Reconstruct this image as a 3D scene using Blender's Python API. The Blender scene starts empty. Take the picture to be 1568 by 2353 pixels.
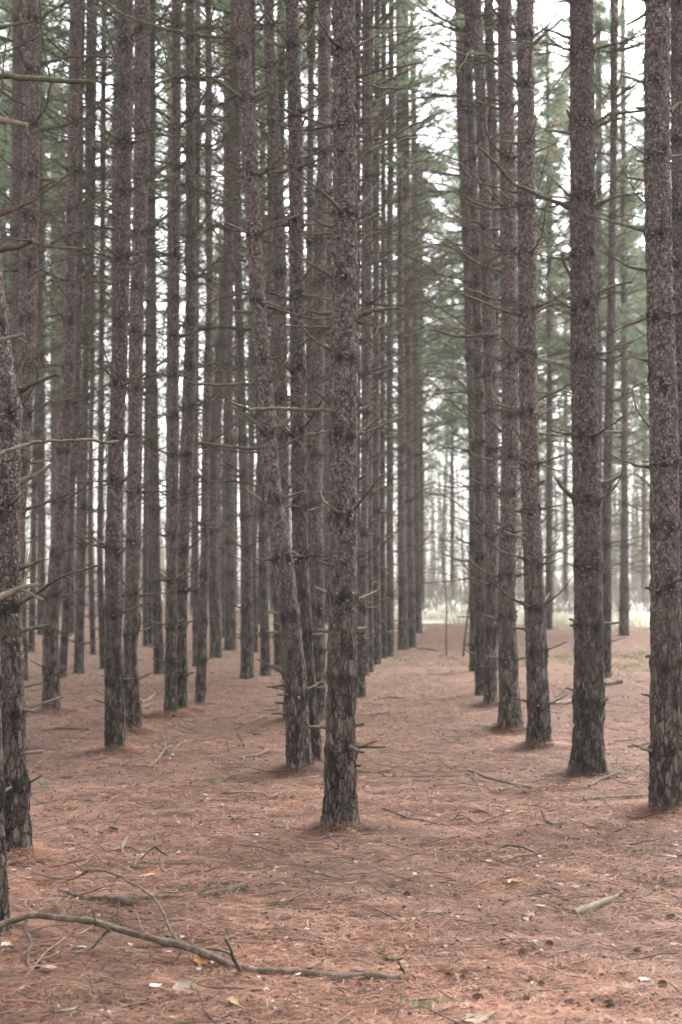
import bpy, math, random
import numpy as np
from mathutils import Vector, Matrix, Euler

# ------------------------------------------------------------------ camera, world, sun
scene = bpy.context.scene
C = scene.collection
RES = 1568.0, 2353.0            # units in which the photograph was measured
F = 50.0 / 36.0 * RES[1]        # focal length in those units
HZ = 1300.0                     # horizon row
CAMH = 1.6
PITCH = math.atan((HZ - RES[1] / 2) / F)
cam = bpy.data.cameras.new('camera'); camo = bpy.data.objects.new('camera', cam); C.objects.link(camo)
camo.location = (0, 0, CAMH); camo.rotation_euler = (math.pi / 2 + PITCH, 0, 0)
cam.sensor_fit = 'VERTICAL'; cam.sensor_height = 36; cam.sensor_width = 24; cam.lens = 50
cam.clip_start = 0.1; cam.clip_end = 2000
cam.dof.use_dof = True; cam.dof.focus_distance = 7.4; cam.dof.aperture_fstop = 3.0
scene.camera = camo
scene.render.resolution_x = 682; scene.render.resolution_y = 1024
scene.view_settings.view_transform = 'Standard'; scene.view_settings.look = 'None'
scene.view_settings.gamma = 1; scene.view_settings.exposure = 2.62

SUN_EL, SUN_AZ = math.radians(52), math.radians(35)
w = bpy.data.worlds.new("World"); scene.world = w; w.use_nodes = True
nt = w.node_tree; nt.nodes.clear()
sky = nt.nodes.new('ShaderNodeTexSky'); sky.sky_type = 'NISHITA'; sky.sun_disc = False
sky.sun_elevation = SUN_EL; sky.sun_rotation = SUN_AZ; sky.dust_density = 3.0
hs = nt.nodes.new('ShaderNodeHueSaturation'); hs.inputs['Saturation'].default_value = 0.18
bg = nt.nodes.new('ShaderNodeBackground'); bg.inputs['Strength'].default_value = 0.15
wo = nt.nodes.new('ShaderNodeOutputWorld')
nt.links.new(sky.outputs[0], hs.inputs['Color']); nt.links.new(hs.outputs[0], bg.inputs[0]); nt.links.new(bg.outputs[0], wo.inputs[0])
sl = bpy.data.lights.new('sun', 'SUN'); sl.energy = 1.2; sl.angle = math.radians(25); sl.color = (1, .97, .93)
so = bpy.data.objects.new('sun', sl); C.objects.link(so)
so.rotation_euler = (math.pi / 2 - SUN_EL, 0, math.pi - SUN_AZ)

rnd = random.Random(7)
rng = np.random.default_rng(11)

# ------------------------------------------------------------------ pixel -> place
cp, sp = math.cos(PITCH), math.sin(PITCH)
def ray(x, y):
    a = (x - RES[0] / 2) / F; b = -(y - RES[1] / 2) / F
    return Vector((a, cp - b * sp, sp + b * cp))
def at_z(x, y, z=0.0):
    r = ray(x, y); t = (z - CAMH) / r.z
    return Vector((r.x * t, r.y * t, z))
def at_y(x, y, Y):
    r = ray(x, y); t = Y / r.y
    return Vector((r.x * t, Y, CAMH + r.z * t))
def mpp(Y): return Y / F       # metres per unit at that depth

# ------------------------------------------------------------------ noise
def _h(ix, iy, iz, s):
    n = (ix * 374761393 + iy * 668265263 + iz * 2147483647 + s * 1274126177) & 0xffffffff
    n = ((n ^ (n >> 13)) * 1274126177) & 0xffffffff
    n = (n ^ (n >> 16)) & 0xffff
    return n / 65535.0
def vnoise(x, y, z, s=0):
    x = np.asarray(x, float); y = np.asarray(y, float); z = np.asarray(z, float)
    x, y, z = np.broadcast_arrays(x, y, z)
    ix = np.floor(x).astype(np.int64); iy = np.floor(y).astype(np.int64); iz = np.floor(z).astype(np.int64)
    fx = x - ix; fy = y - iy; fz = z - iz
    fx = fx * fx * (3 - 2 * fx); fy = fy * fy * (3 - 2 * fy); fz = fz * fz * (3 - 2 * fz)
    r = 0
    for a in (0, 1):
        for b in (0, 1):
            for c in (0, 1):
                r = r + _h(ix + a, iy + b, iz + c, s) * (fx if a else 1 - fx) * (fy if b else 1 - fy) * (fz if c else 1 - fz)
    return r
def ground_z(x, y):
    return (vnoise(np.asarray(x) * .45, np.asarray(y) * .45, 0, 3) - .5) * .09 + (vnoise(np.asarray(x) * 1.7, np.asarray(y) * 1.7, 0, 4) - .5) * .035 + (vnoise(np.asarray(x) * 5, np.asarray(y) * 5, 0, 6) - .5) * .030 + (vnoise(np.asarray(x) * 13, np.asarray(y) * 13, 0, 7) - .5) * .016
def gz(x, y): return float(ground_z(x, y))

# ------------------------------------------------------------------ mesh helpers
class MB:
    """collects quads/tris with a per-vertex colour attribute"""
    def __init__(s): s.v = []; s.f = []; s.c = []; s.m = []; s.n = 0
    def add(s, v, f, c=None, mat=0):
        v = np.asarray(v, float).reshape(-1, 3); f = np.asarray(f, int)
        if c is None: c = np.zeros((len(v), 3))
        c = np.broadcast_to(np.asarray(c, float), (len(v), 3))
        s.v.append(v); s.f.append(f + s.n); s.c.append(c); s.m.append(np.full(len(f), mat)); s.n += len(v)
    def mesh(s, name, mats, smooth=True):
        me = bpy.data.meshes.new(name)
        v = np.concatenate(s.v); c = np.concatenate(s.c); m = np.concatenate(s.m)
        me.vertices.add(len(v)); me.vertices.foreach_set('co', v.ravel())
        ls = np.concatenate([f.ravel() for f in s.f]); cnt = np.concatenate([np.full(len(f), f.shape[1]) for f in s.f])
        st = np.concatenate([[0], np.cumsum(cnt)[:-1]])
        me.loops.add(len(ls)); me.loops.foreach_set('vertex_index', ls.astype(np.int32))
        me.polygons.add(len(cnt)); me.polygons.foreach_set('loop_start', st.astype(np.int32)); me.polygons.foreach_set('loop_total', cnt.astype(np.int32))
        me.polygons.foreach_set('material_index', m.astype(np.int32))
        me.polygons.foreach_set('use_smooth', np.full(len(cnt), smooth))
        me.update(calc_edges=True)
        at = me.color_attributes.new('fx', 'FLOAT_COLOR', 'POINT')
        at.data.foreach_set('color', np.concatenate([c, np.ones((len(c), 1))], 1).ravel())
        for k in mats: me.materials.append(k)
        return me
def ob(name, me, parent=None, loc=(0, 0, 0)):
    o = bpy.data.objects.new(name, me); C.objects.link(o); o.location = loc
    if parent: o.parent = parent
    return o
def tag(o, label=None, cat=None, group=None, kind=None):
    if label: o['label'] = label
    if cat: o['category'] = cat
    if group: o['group'] = group
    if kind: o['kind'] = kind
    return o

def tube(mb, pts, rad, segs=6, rough=0.0, col=(0, 0, 0), mat=0, cap=True):
    P = np.array([list(p) for p in pts], float); R = np.asarray(rad, float)
    n = len(P)
    T = np.gradient(P, axis=0); T /= np.linalg.norm(T, axis=1)[:, None] + 1e-9
    ref = np.array([0, 0, 1.0]) if abs(T[0][2]) < .8 else np.array([1.0, 0, 0])
    U = np.cross(T, ref); U /= np.linalg.norm(U, axis=1)[:, None] + 1e-9
    V = np.cross(T, U)
    a = np.linspace(0, 2 * np.pi, segs, endpoint=False)
    rr = R[:, None] * (1 + rough * (rng.random((n, segs)) - .5) * 2)
    v = P[:, None, :] + rr[:, :, None] * (np.cos(a)[None, :, None] * U[:, None, :] + np.sin(a)[None, :, None] * V[:, None, :])
    i = np.arange(n - 1)[:, None]; j = np.arange(segs)[None, :]
    f = np.stack([i * segs + j, i * segs + (j + 1) % segs, (i + 1) * segs + (j + 1) % segs, (i + 1) * segs + j], -1).reshape(-1, 4)
    v = v.reshape(-1, 3)
    mb.add(v, f, col, mat)
    if cap:
        for k, r0 in ((0, 0), (n - 1, (n - 1) * segs)):
            vv = np.vstack([v[r0:r0 + segs], P[k]])
            ff = np.stack([np.arange(segs), (np.arange(segs) + 1) % segs, np.full(segs, segs)], -1)
            mb.add(vv, ff if k else ff[:, ::-1], col, mat)
def smooth_path(pts, step):
    """Catmull-Rom resample of vectors with extra columns"""
    P = np.array([list(p) for p in pts], float)
    if len(P) < 3:
        n = max(2, int(np.linalg.norm(P[-1][:3] - P[0][:3]) / step) + 1)
        t = np.linspace(0, 1, n)[:, None]; return P[0] * (1 - t) + P[-1] * t
    Q = np.vstack([2 * P[0] - P[1], P, 2 * P[-1] - P[-2]]); out = []
    for k in range(1, len(Q) - 2):
        n = max(1, int(np.linalg.norm(Q[k + 1][:3] - Q[k][:3]) / step))
        for t in np.linspace(0, 1, n, endpoint=False):
            out.append(.5 * ((2 * Q[k]) + (-Q[k - 1] + Q[k + 1]) * t + (2 * Q[k - 1] - 5 * Q[k] + 4 * Q[k + 1] - Q[k + 2]) * t * t + (-Q[k - 1] + 3 * Q[k] - 3 * Q[k + 1] + Q[k + 2]) * t ** 3))
    out.append(P[-1]); return np.array(out)

# ------------------------------------------------------------------ materials
def mat(name, rough=.9):
    m = bpy.data.materials.new(name); m.use_nodes = True
    b = m.node_tree.nodes['Principled BSDF']; b.inputs['Roughness'].default_value = rough
    b.inputs['Specular IOR Level'].default_value = .2
    return m, m.node_tree, b
def N(nt, typ, **kw):
    n = nt.nodes.new(typ)
    for k, v in kw.items():
        if k in n.inputs: n.inputs[k].default_value = v
        else: setattr(n, k, v)
    return n
def noise(nt, vec, scale, detail=4, rough=.6):
    n = N(nt, 'ShaderNodeTexNoise', Scale=scale, Detail=detail, Roughness=rough)
    if vec is not None: nt.links.new(vec, n.inputs['Vector'])
    return n.outputs['Fac']
def ramp(nt, fac, stops):
    r = nt.nodes.new('ShaderNodeValToRGB'); e = r.color_ramp.elements
    while len(e) < len(stops): e.new(.5)
    for k, (p, c) in enumerate(stops): e[k].position = p; e[k].color = (*c, 1)
    nt.links.new(fac, r.inputs[0]); return r.outputs[0]
def mix(nt, fac, a, b, mode='MIX'):
    m = nt.nodes.new('ShaderNodeMix'); m.data_type = 'RGBA'; m.blend_type = mode
    for s, i in ((fac, 0), (a, 6), (b, 7)):
        if hasattr(s, 'is_output'): nt.links.new(s, m.inputs[i])
        else: m.inputs[i].default_value = s if i == 0 else (*s, 1)
    return m.outputs[2]
def math_(nt, op, a, b=0.0, clamp=False):
    m = nt.nodes.new('ShaderNodeMath'); m.operation = op; m.use_clamp = clamp
    for s, i in ((a, 0), (b, 1)):
        if hasattr(s, 'is_output'): nt.links.new(s, m.inputs[i])
        else: m.inputs[i].default_value = s
    return m.outputs[0]
def objpos(nt, scale=(1, 1, 1)):
    t = nt.nodes.new('ShaderNodeTexCoord'); mp = nt.nodes.new('ShaderNodeMapping'); mp.inputs['Scale'].default_value = scale
    nt.links.new(t.outputs['Object'], mp.inputs['Vector']); return mp.outputs[0]
def fx(nt):
    a = nt.nodes.new('ShaderNodeAttribute'); a.attribute_name = 'fx'
    s = nt.nodes.new('ShaderNodeSeparateColor'); nt.links.new(a.outputs['Color'], s.inputs[0]); return s.outputs
def bump(nt, b, h, strength, dist):
    n = N(nt, 'ShaderNodeBump', Strength=strength, Distance=dist); nt.links.new(h, n.inputs['Height']); nt.links.new(n.outputs[0], b.inputs['Normal'])

# bark: fx red = old furrowed bark of the butt, green = knot, blue = loose flake
m_bark, nt_, b_ = mat('pine_bark')
a_ = fx(nt_)
oi = nt_.nodes.new('ShaderNodeObjectInfo')
pos = objpos(nt_, (1, 1, .55))
n1 = noise(nt_, pos, 55, 6, .72); n2 = noise(nt_, pos, 7, 3); n3 = noise(nt_, objpos(nt_, (1, 1, .22)), 32, 6, .68)
def plates(scale, stretch, warp):
    v = objpos(nt_, (1, 1, stretch)); nn = N(nt_, 'ShaderNodeTexNoise', Scale=14.0, Detail=3.0); nt_.links.new(v, nn.inputs['Vector'])
    m = nt_.nodes.new('ShaderNodeVectorMath'); m.operation = 'MULTIPLY_ADD'; nt_.links.new(nn.outputs['Color'], m.inputs[0]); m.inputs[1].default_value = (warp,) * 3; nt_.links.new(v, m.inputs[2])
    e = N(nt_, 'ShaderNodeTexVoronoi', Scale=scale); e.feature = 'DISTANCE_TO_EDGE'; nt_.links.new(m.outputs[0], e.inputs['Vector'])
    c = N(nt_, 'ShaderNodeTexVoronoi', Scale=scale); nt_.links.new(m.outputs[0], c.inputs['Vector'])
    sc = nt_.nodes.new('ShaderNodeSeparateColor'); nt_.links.new(c.outputs['Color'], sc.inputs[0])
    return e.outputs['Distance'], sc.outputs[0]
e1, k1 = plates(58, .62, .04); e2, k2 = plates(36, .34, .045)
hu = math_(nt_, 'ADD', math_(nt_, 'MULTIPLY', n1, .72), math_(nt_, 'MULTIPLY', k1, .28))
up = ramp(nt_, hu, [(.34, (.040, .027, .024)), (.47, (.108, .076, .067)), (.60, (.165, .122, .110)), (.76, (.245, .200, .182))])
up = mix(nt_, ramp(nt_, e1, [(.0, (1, 1, 1)), (.10, (0, 0, 0))]), up, (.040, .028, .025))
hl = math_(nt_, 'ADD', math_(nt_, 'MULTIPLY', n3, .7), math_(nt_, 'MULTIPLY', k2, .32))
lo = ramp(nt_, hl, [(.36, (.028, .019, .015)), (.48, (.070, .049, .038)), (.60, (.112, .082, .065)), (.76, (.175, .14, .115))])
lo = mix(nt_, ramp(nt_, e2, [(.0, (1, 1, 1)), (.14, (0, 0, 0))]), lo, (.012, .009, .007))
hb = math_(nt_, 'MULTIPLY', math_(nt_, 'MINIMUM', math_(nt_, 'ADD', math_(nt_, 'MULTIPLY', e1, 3.0), math_(nt_, 'MULTIPLY', e2, 1.5)), .6), 1.5)
c1 = mix(nt_, a_[0], up, lo)
c1 = mix(nt_, math_(nt_, 'MULTIPLY', ramp(nt_, n2, [(.45, (0, 0, 0)), (.75, (1, 1, 1))]), .30), c1, (.10, .095, .065))
c1 = mix(nt_, a_[2], c1, (.21, .18, .165))
c1 = mix(nt_, a_[1], c1, (.018, .012, .010))
hv = N(nt_, 'ShaderNodeHueSaturation'); nt_.links.new(c1, hv.inputs['Color'])
nt_.links.new(math_(nt_, 'ADD', math_(nt_, 'MULTIPLY', oi.outputs['Random'], .45), .88), hv.inputs['Value'])
nt_.links.new(hv.outputs[0], b_.inputs['Base Color'])
bump(nt_, b_, math_(nt_, 'ADD', math_(nt_, 'ADD', n1, n3), hb), 1.0, .018)

# dead wood: fx red = pale weathered, green = green with algae
m_dead, nt_, b_ = mat('dead_branch_wood')
a_ = fx(nt_); n1 = noise(nt_, objpos(nt_), 25, 4); n2 = noise(nt_, objpos(nt_), 6, 2)
c1 = ramp(nt_, n1, [(.3, (.014, .010, .008)), (.5, (.042, .029, .021)), (.72, (.115, .082, .060))])
c1 = mix(nt_, a_[0], c1, ramp(nt_, n1, [(.3, (.13, .092, .068)), (.7, (.33, .255, .195))]))
c1 = mix(nt_, math_(nt_, 'MULTIPLY', a_[1], n2), c1, (.105, .098, .056))
nt_.links.new(c1, b_.inputs['Base Color']); bump(nt_, b_, n1, .7, .006)

# needles of the crowns: fx red = fresh..brown, green = light
m_need, nt_, b_ = mat('pine_needles', .6)
a_ = fx(nt_)
c1 = mix(nt_, a_[1], (.10, .145, .085), (.185, .25, .145))
c1 = mix(nt_, a_[0], c1, (.28, .17, .095))
nt_.links.new(c1, b_.inputs['Base Color'])
b_.inputs['Transmission Weight'].default_value = 0
tr = N(nt_, 'ShaderNodeBsdfTranslucent'); nt_.links.new(c1, tr.inputs[0])
ms = N(nt_, 'ShaderNodeMixShader', Fac=.5); nt_.links.new(b_.outputs[0], ms.inputs[1]); nt_.links.new(tr.outputs[0], ms.inputs[2])
nt_.links.new(ms.outputs[0], nt_.nodes['Material Output'].inputs[0])

m_ground, nt_, b_ = mat('needle_litter_ground')
p = objpos(nt_); ps = objpos(nt_, (1.0, 2.2, 1))
g1 = noise(nt_, p, 70, 5, .75); g2 = noise(nt_, p, .9, 3); g3 = noise(nt_, ps, 9, 4, .7); g4 = noise(nt_, p, 38, 2, .5)
c1 = ramp(nt_, g1, [(.36, (.014, .009, .007)), (.45, (.070, .034, .021)), (.55, (.150, .076, .047)), (.74, (.26, .165, .112))])
c1 = mix(nt_, math_(nt_, 'MULTIPLY', ramp(nt_, g2, [(.42, (0, 0, 0)), (.62, (1, 1, 1))]), .6), c1, (.115, .068, .046))
c1 = mix(nt_, math_(nt_, 'MULTIPLY', ramp(nt_, g3, [(.50, (0, 0, 0)), (.68, (1, 1, 1))]), .45), c1, (.40, .27, .20))
c1 = mix(nt_, math_(nt_, 'MULTIPLY', ramp(nt_, g4, [(.68, (0, 0, 0)), (.72, (1, 1, 1))]), .8), c1, (.55, .48, .44))
nt_.links.new(c1, b_.inputs['Base Color']); bump(nt_, b_, math_(nt_, 'ADD', g1, g3), 1.0, .03)

m_field, nt_, b_ = mat('dry_field')
g1 = noise(nt_, objpos(nt_), 1.5, 5, .7)
nt_.links.new(ramp(nt_, g1, [(.3, (.34, .33, .26)), (.7, (.52, .50, .42))]), b_.inputs['Base Color'])

# fallen needles: fx = colour itself
m_lit, nt_, b_ = mat('fallen_litter', .7)
a_ = nt_.nodes.new('ShaderNodeAttribute'); a_.attribute_name = 'fx'; nt_.links.new(a_.outputs['Color'], b_.inputs['Base Color'])

m_wood, nt_, b_ = mat('far_wood_bark')
a_ = fx(nt_)
c1 = mix(nt_, a_[0], (.24, .21, .19), (.13, .11, .09)); c1 = mix(nt_, a_[1], c1, (.20, .25, .11)); c1 = mix(nt_, a_[2], c1, (.42, .14, .08))
nt_.links.new(c1, b_.inputs['Base Color'])

# ------------------------------------------------------------------ the setting
FIELD = 38.0
def sheet(name, x0, x1, y0, y1, nx, ny, m, dz=0, relief=1.0, label=None):
    xs = np.linspace(x0, x1, nx); ys = np.linspace(y0, y1, ny)
    X, Y = np.meshgrid(xs, ys); Z = ground_z(X, Y) * relief + dz
    v = np.stack([X, Y, Z], -1).reshape(-1, 3)
    i = np.arange(ny - 1)[:, None]; j = np.arange(nx - 1)[None, :]
    f = np.stack([i * nx + j, i * nx + j + 1, (i + 1) * nx + j + 1, (i + 1) * nx + j], -1).reshape(-1, 4)
    mb = MB(); mb.add(v, f)
    return tag(ob(name, mb.mesh(name, [m])), kind='structure')
def base_ground():
    n = 40
    # one sheet, fine near the camera and reaching past the horizon
    xs = np.concatenate([np.linspace(-400, -13, 12)[:-1], np.linspace(-13, -3.6, 70)[:-1], np.linspace(-3.6, 3.6, 190), np.linspace(3.6, 13, 70)[1:], np.linspace(13, 400, 12)[1:]])
    ys = np.concatenate([np.linspace(-60, 0, 8)[:-1], np.linspace(0, 4.4, 40)[:-1], np.linspace(4.4, 16, 300), np.linspace(16, 60, 320)[1:], np.linspace(60, 700, 20)[1:]])
    X, Y = np.meshgrid(xs, ys)
    k = np.clip(1 - (np.abs(X) - 12) / 10, 0, 1) * np.clip((60 - Y) / 10, 0, 1) * np.clip((Y + 5) / 5, 0, 1)
    v = np.stack([X, Y, ground_z(X, Y) * k], -1).reshape(-1, 3)
    nx, ny = len(xs), len(ys)
    i = np.arange(ny - 1)[:, None]; j = np.arange(nx - 1)[None, :]
    f = np.stack([i * nx + j, i * nx + j + 1, (i + 1) * nx + j + 1, (i + 1) * nx + j], -1).reshape(-1, 4)
    mb = MB(); mb.add(v, f)
    tag(ob('ground', mb.mesh('ground', [m_ground])), kind='structure')
base_ground()
def field():
    # ragged near edge
    xs = np.linspace(-40, 60, 240); ys = np.concatenate([np.linspace(0, 1, 30) ** 1.4 * 22, np.linspace(24, 600, 12)])
    X, T = np.meshgrid(xs, ys)
    edge = FIELD + (vnoise(X * .4, 0 * X, 0, 9) - .5) * 3 + (vnoise(X * 2, 0 * X, 0, 8) - .5) * 1.0 + np.where(X < 1, np.minimum((1 - X) * 3.0, 24), 0)
    Y = edge + T
    Z = np.where(T < .01, -.02, .03 + .02 * np.minimum(T, 6) / 6 + ground_z(X, Y) * np.clip((58 - Y) / 10, 0, 1))
    v = np.stack([X, Y, Z], -1).reshape(-1, 3); nx, ny = len(xs), len(ys)
    i = np.arange(ny - 1)[:, None]; j = np.arange(nx - 1)[None, :]
    f = np.stack([i * nx + j, i * nx + j + 1, (i + 1) * nx + j + 1, (i + 1) * nx + j], -1).reshape(-1, 4)
    mb = MB(); mb.add(v, f); tag(ob('field', mb.mesh('field', [m_field])), kind='structure')
field()

# ------------------------------------------------------------------ dead branch library (along +X, thickness real)
def twig_path(L, seg, rise, curl, wob):
    p = [np.zeros(3)]; el = rise; az = 0
    for k in range(seg):
        el += curl / seg + rnd.gauss(0, wob); az += rnd.gauss(0, wob * 1.2)
        d = np.array([math.cos(el) * math.cos(az), math.cos(el) * math.sin(az), math.sin(el)])
        p.append(p[-1] + d * L / seg)
    return np.array(p)
def branch_mesh(L, r, twigs, rise=.2, curl=0.1, pale=0, green=.5, sub=0):
    mb = MB(); seg = max(4, int(L / .07)); P = twig_path(L, seg, rise, curl, .11 if L > .3 else .05)
    t = np.linspace(0, 1, len(P)); R = r * (1 - t * (.75 if twigs or L > .5 else .35)) + .0008; R[0] *= 1.9
    if L > .2: R[1] *= 1.2
    P[0][0] -= .04
    tube(mb, P, R, 6, .15, (pale, green, 0))
    for k in range(twigs):
        i = rnd.randint(int(len(P) * .2), len(P) - 2)
        l = L * rnd.uniform(.15, .45); Q = twig_path(l, 5, rnd.uniform(-.3, .6), .2, .14)
        a = rnd.choice((-1, 1)) * rnd.uniform(.5, 1.0); ca, sa = math.cos(a), math.sin(a)
        Q = np.stack([Q[:, 0] * ca - Q[:, 1] * sa, Q[:, 0] * sa + Q[:, 1] * ca, Q[:, 2]], -1) + P[i]
        r2 = R[i] * .55; tube(mb, Q, np.linspace(r2, .0012, len(Q)), 4, .1, (pale, green, 0), cap=False)
        for q in range(sub):
            j = rnd.randint(1, len(Q) - 2); W = twig_path(l * rnd.uniform(.25, .5), 4, rnd.uniform(-.3, .7), .3, .18)
            a2 = a + rnd.choice((-1, 1)) * .7; ca, sa = math.cos(a2), math.sin(a2)
            W = np.stack([W[:, 0] * ca - W[:, 1] * sa, W[:, 0] * sa + W[:, 1] * ca, W[:, 2]], -1) + Q[j]
            tube(mb, W, np.linspace(r2 * .6, .001, len(W)), 3, 0, (pale, green, 0), cap=False)
    return mb.mesh('dead_branch', [m_dead])
STUB = [branch_mesh(rnd.uniform(.08, .28), rnd.uniform(.007, .012), 0, rnd.uniform(-.1, .45), 0, rnd.choice((0, .05, .3)), .6) for k in range(8)]
MED = [branch_mesh(rnd.uniform(.25, .7), rnd.uniform(.007, .011), rnd.choice((1, 2, 4)), rnd.uniform(-.1, .45), rnd.uniform(-.2, .5), 0, rnd.random()) for k in range(10)]
LONG = [branch_mesh(rnd.uniform(.8, 1.5), rnd.uniform(.007, .011), rnd.randint(3, 7), rnd.uniform(.0, .5), rnd.uniform(-.3, .5), 0, rnd.random(), 2) for k in range(10)]
FINE = [branch_mesh(rnd.uniform(1.4, 2.3), rnd.uniform(.007, .010), rnd.randint(9, 14), rnd.uniform(-.1, .3), rnd.uniform(-.2, .3), 0, rnd.random(), 3) for k in range(8)]

# ------------------------------------------------------------------ crowns
def needle_tufts(mb, C0, D, size, per, brown, wd=.0055):
    """C0 centres, D growth directions; 'per' blade quads per tuft"""
    n = len(C0); 
    c = np.repeat(C0, per, 0); d = np.repeat(D, per, 0)
    r = rng.normal(size=(n * per, 3)); r /= np.linalg.norm(r, axis=1)[:, None]
    dirn = d * .75 + r * .8; dirn /= np.linalg.norm(dirn, axis=1)[:, None]
    side = np.cross(dirn, rng.normal(size=(n * per, 3))); side /= np.linalg.norm(side, axis=1)[:, None] + 1e-9
    L = size * rng.uniform(.7, 1.2, n * per)[:, None]; W = wd * rng.uniform(.8, 1.5, n * per)[:, None]
    st = c + r * size * .12
    v = np.stack([st - side * W, st + side * W, st + dirn * L + side * W * .3, st + dirn * L - side * W * .3], 1).reshape(-1, 3)
    f = np.arange(n * per * 4).reshape(-1, 4)
    b = (rng.random(n) < brown).astype(float) * rng.uniform(.5, 1, n); li = rng.random(n)
    col = np.stack([np.repeat(b, per * 4), np.repeat(li, per * 4), np.zeros(n * per * 4)], -1)
    mb.add(v, f, col, 1)
def crown_mesh(H, Rm, whorls, brown, lowfill=1.0, seed=0):
    r_ = random.Random(seed); mb = MB(); cs = []; ds = []
    tube(mb, [(0, 0, -.3), (0, 0, H * .5), (0, 0, H)], [.055, .035, .008], 8, .05, (0, 0, 0), 0)
    for k in range(whorls):
        u = (k + .3 * r_.random()) / whorls; z = u * H * .97
        Lb = Rm * (math.sin(math.pi * min(1, (u * .8 + .32))) ** .8) * (1 - u * .35)
        for q in range(r_.randint(3, 5)):
            az = r_.uniform(0, 6.283); el = r_.uniform(-.05, .35) + u * .5; L = Lb * r_.uniform(.65, 1.15)
            n = 7; P = []
            for s in range(n):
                t = s / (n - 1); e = el + .25 * t
                P.append((math.cos(az + .1 * t) * L * t * math.cos(e), math.sin(az + .1 * t) * L * t * math.cos(e), z + L * t * math.sin(e) * .8))
            P = np.array(P); tube(mb, P, np.linspace(.018, .004, n), 5, .1, (0, 0, 0), 0, cap=False)
            for s in range(int(6 * lowfill) + 2):
                t = r_.uniform(.3, 1) if s else 1.0
                i = t * (n - 1); a = int(min(i, n - 2)); p0 = P[a] * (1 - (i - a)) + P[a + 1] * (i - a)
                a2 = az + r_.uniform(-1.1, 1.1); l2 = r_.uniform(.15, .55) * (1.15 - t * .4)
                e2 = r_.uniform(-.1, .6)
                d2 = np.array([math.cos(a2) * math.cos(e2), math.sin(a2) * math.cos(e2), math.sin(e2)])
                tube(mb, [p0, p0 + d2 * l2], [.005, .003], 3, 0, (0, 0, 0), 0, cap=False)
                for g in range(3):
                    cs.append(p0 + d2 * l2 * (.45 + .28 * g)); ds.append(d2 + np.array([0, 0, .25]))
    needle_tufts(mb, np.array(cs), np.array(ds), .13, 10, brown)
    return mb.mesh('crown', [m_dead, m_need], smooth=False)
CROWN = [crown_mesh(6.0, 1.8, 9, .15, .9, 1), crown_mesh(6.8, 1.6, 9, .35, .8, 2), crown_mesh(5.5, 1.9, 9, .12, .9, 3), crown_mesh(6.2, 1.5, 9, .4, .8, 4)]
EDGECROWN = [crown_mesh(9.5, 2.2, 14, .18, .7, 11), crown_mesh(10, 2.0, 14, .10, .7, 12)]
THINCROWN = [crown_mesh(6.2, 1.6, 8, .1, .25, 21), crown_mesh(5.8, 1.7, 8, .2, .3, 22)]
BIGCROWN = [crown_mesh(9.5, 3.0, 21, .10, 1.9, 13), crown_mesh(9.8, 2.8, 21, .25, 1.8, 14)]

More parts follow.
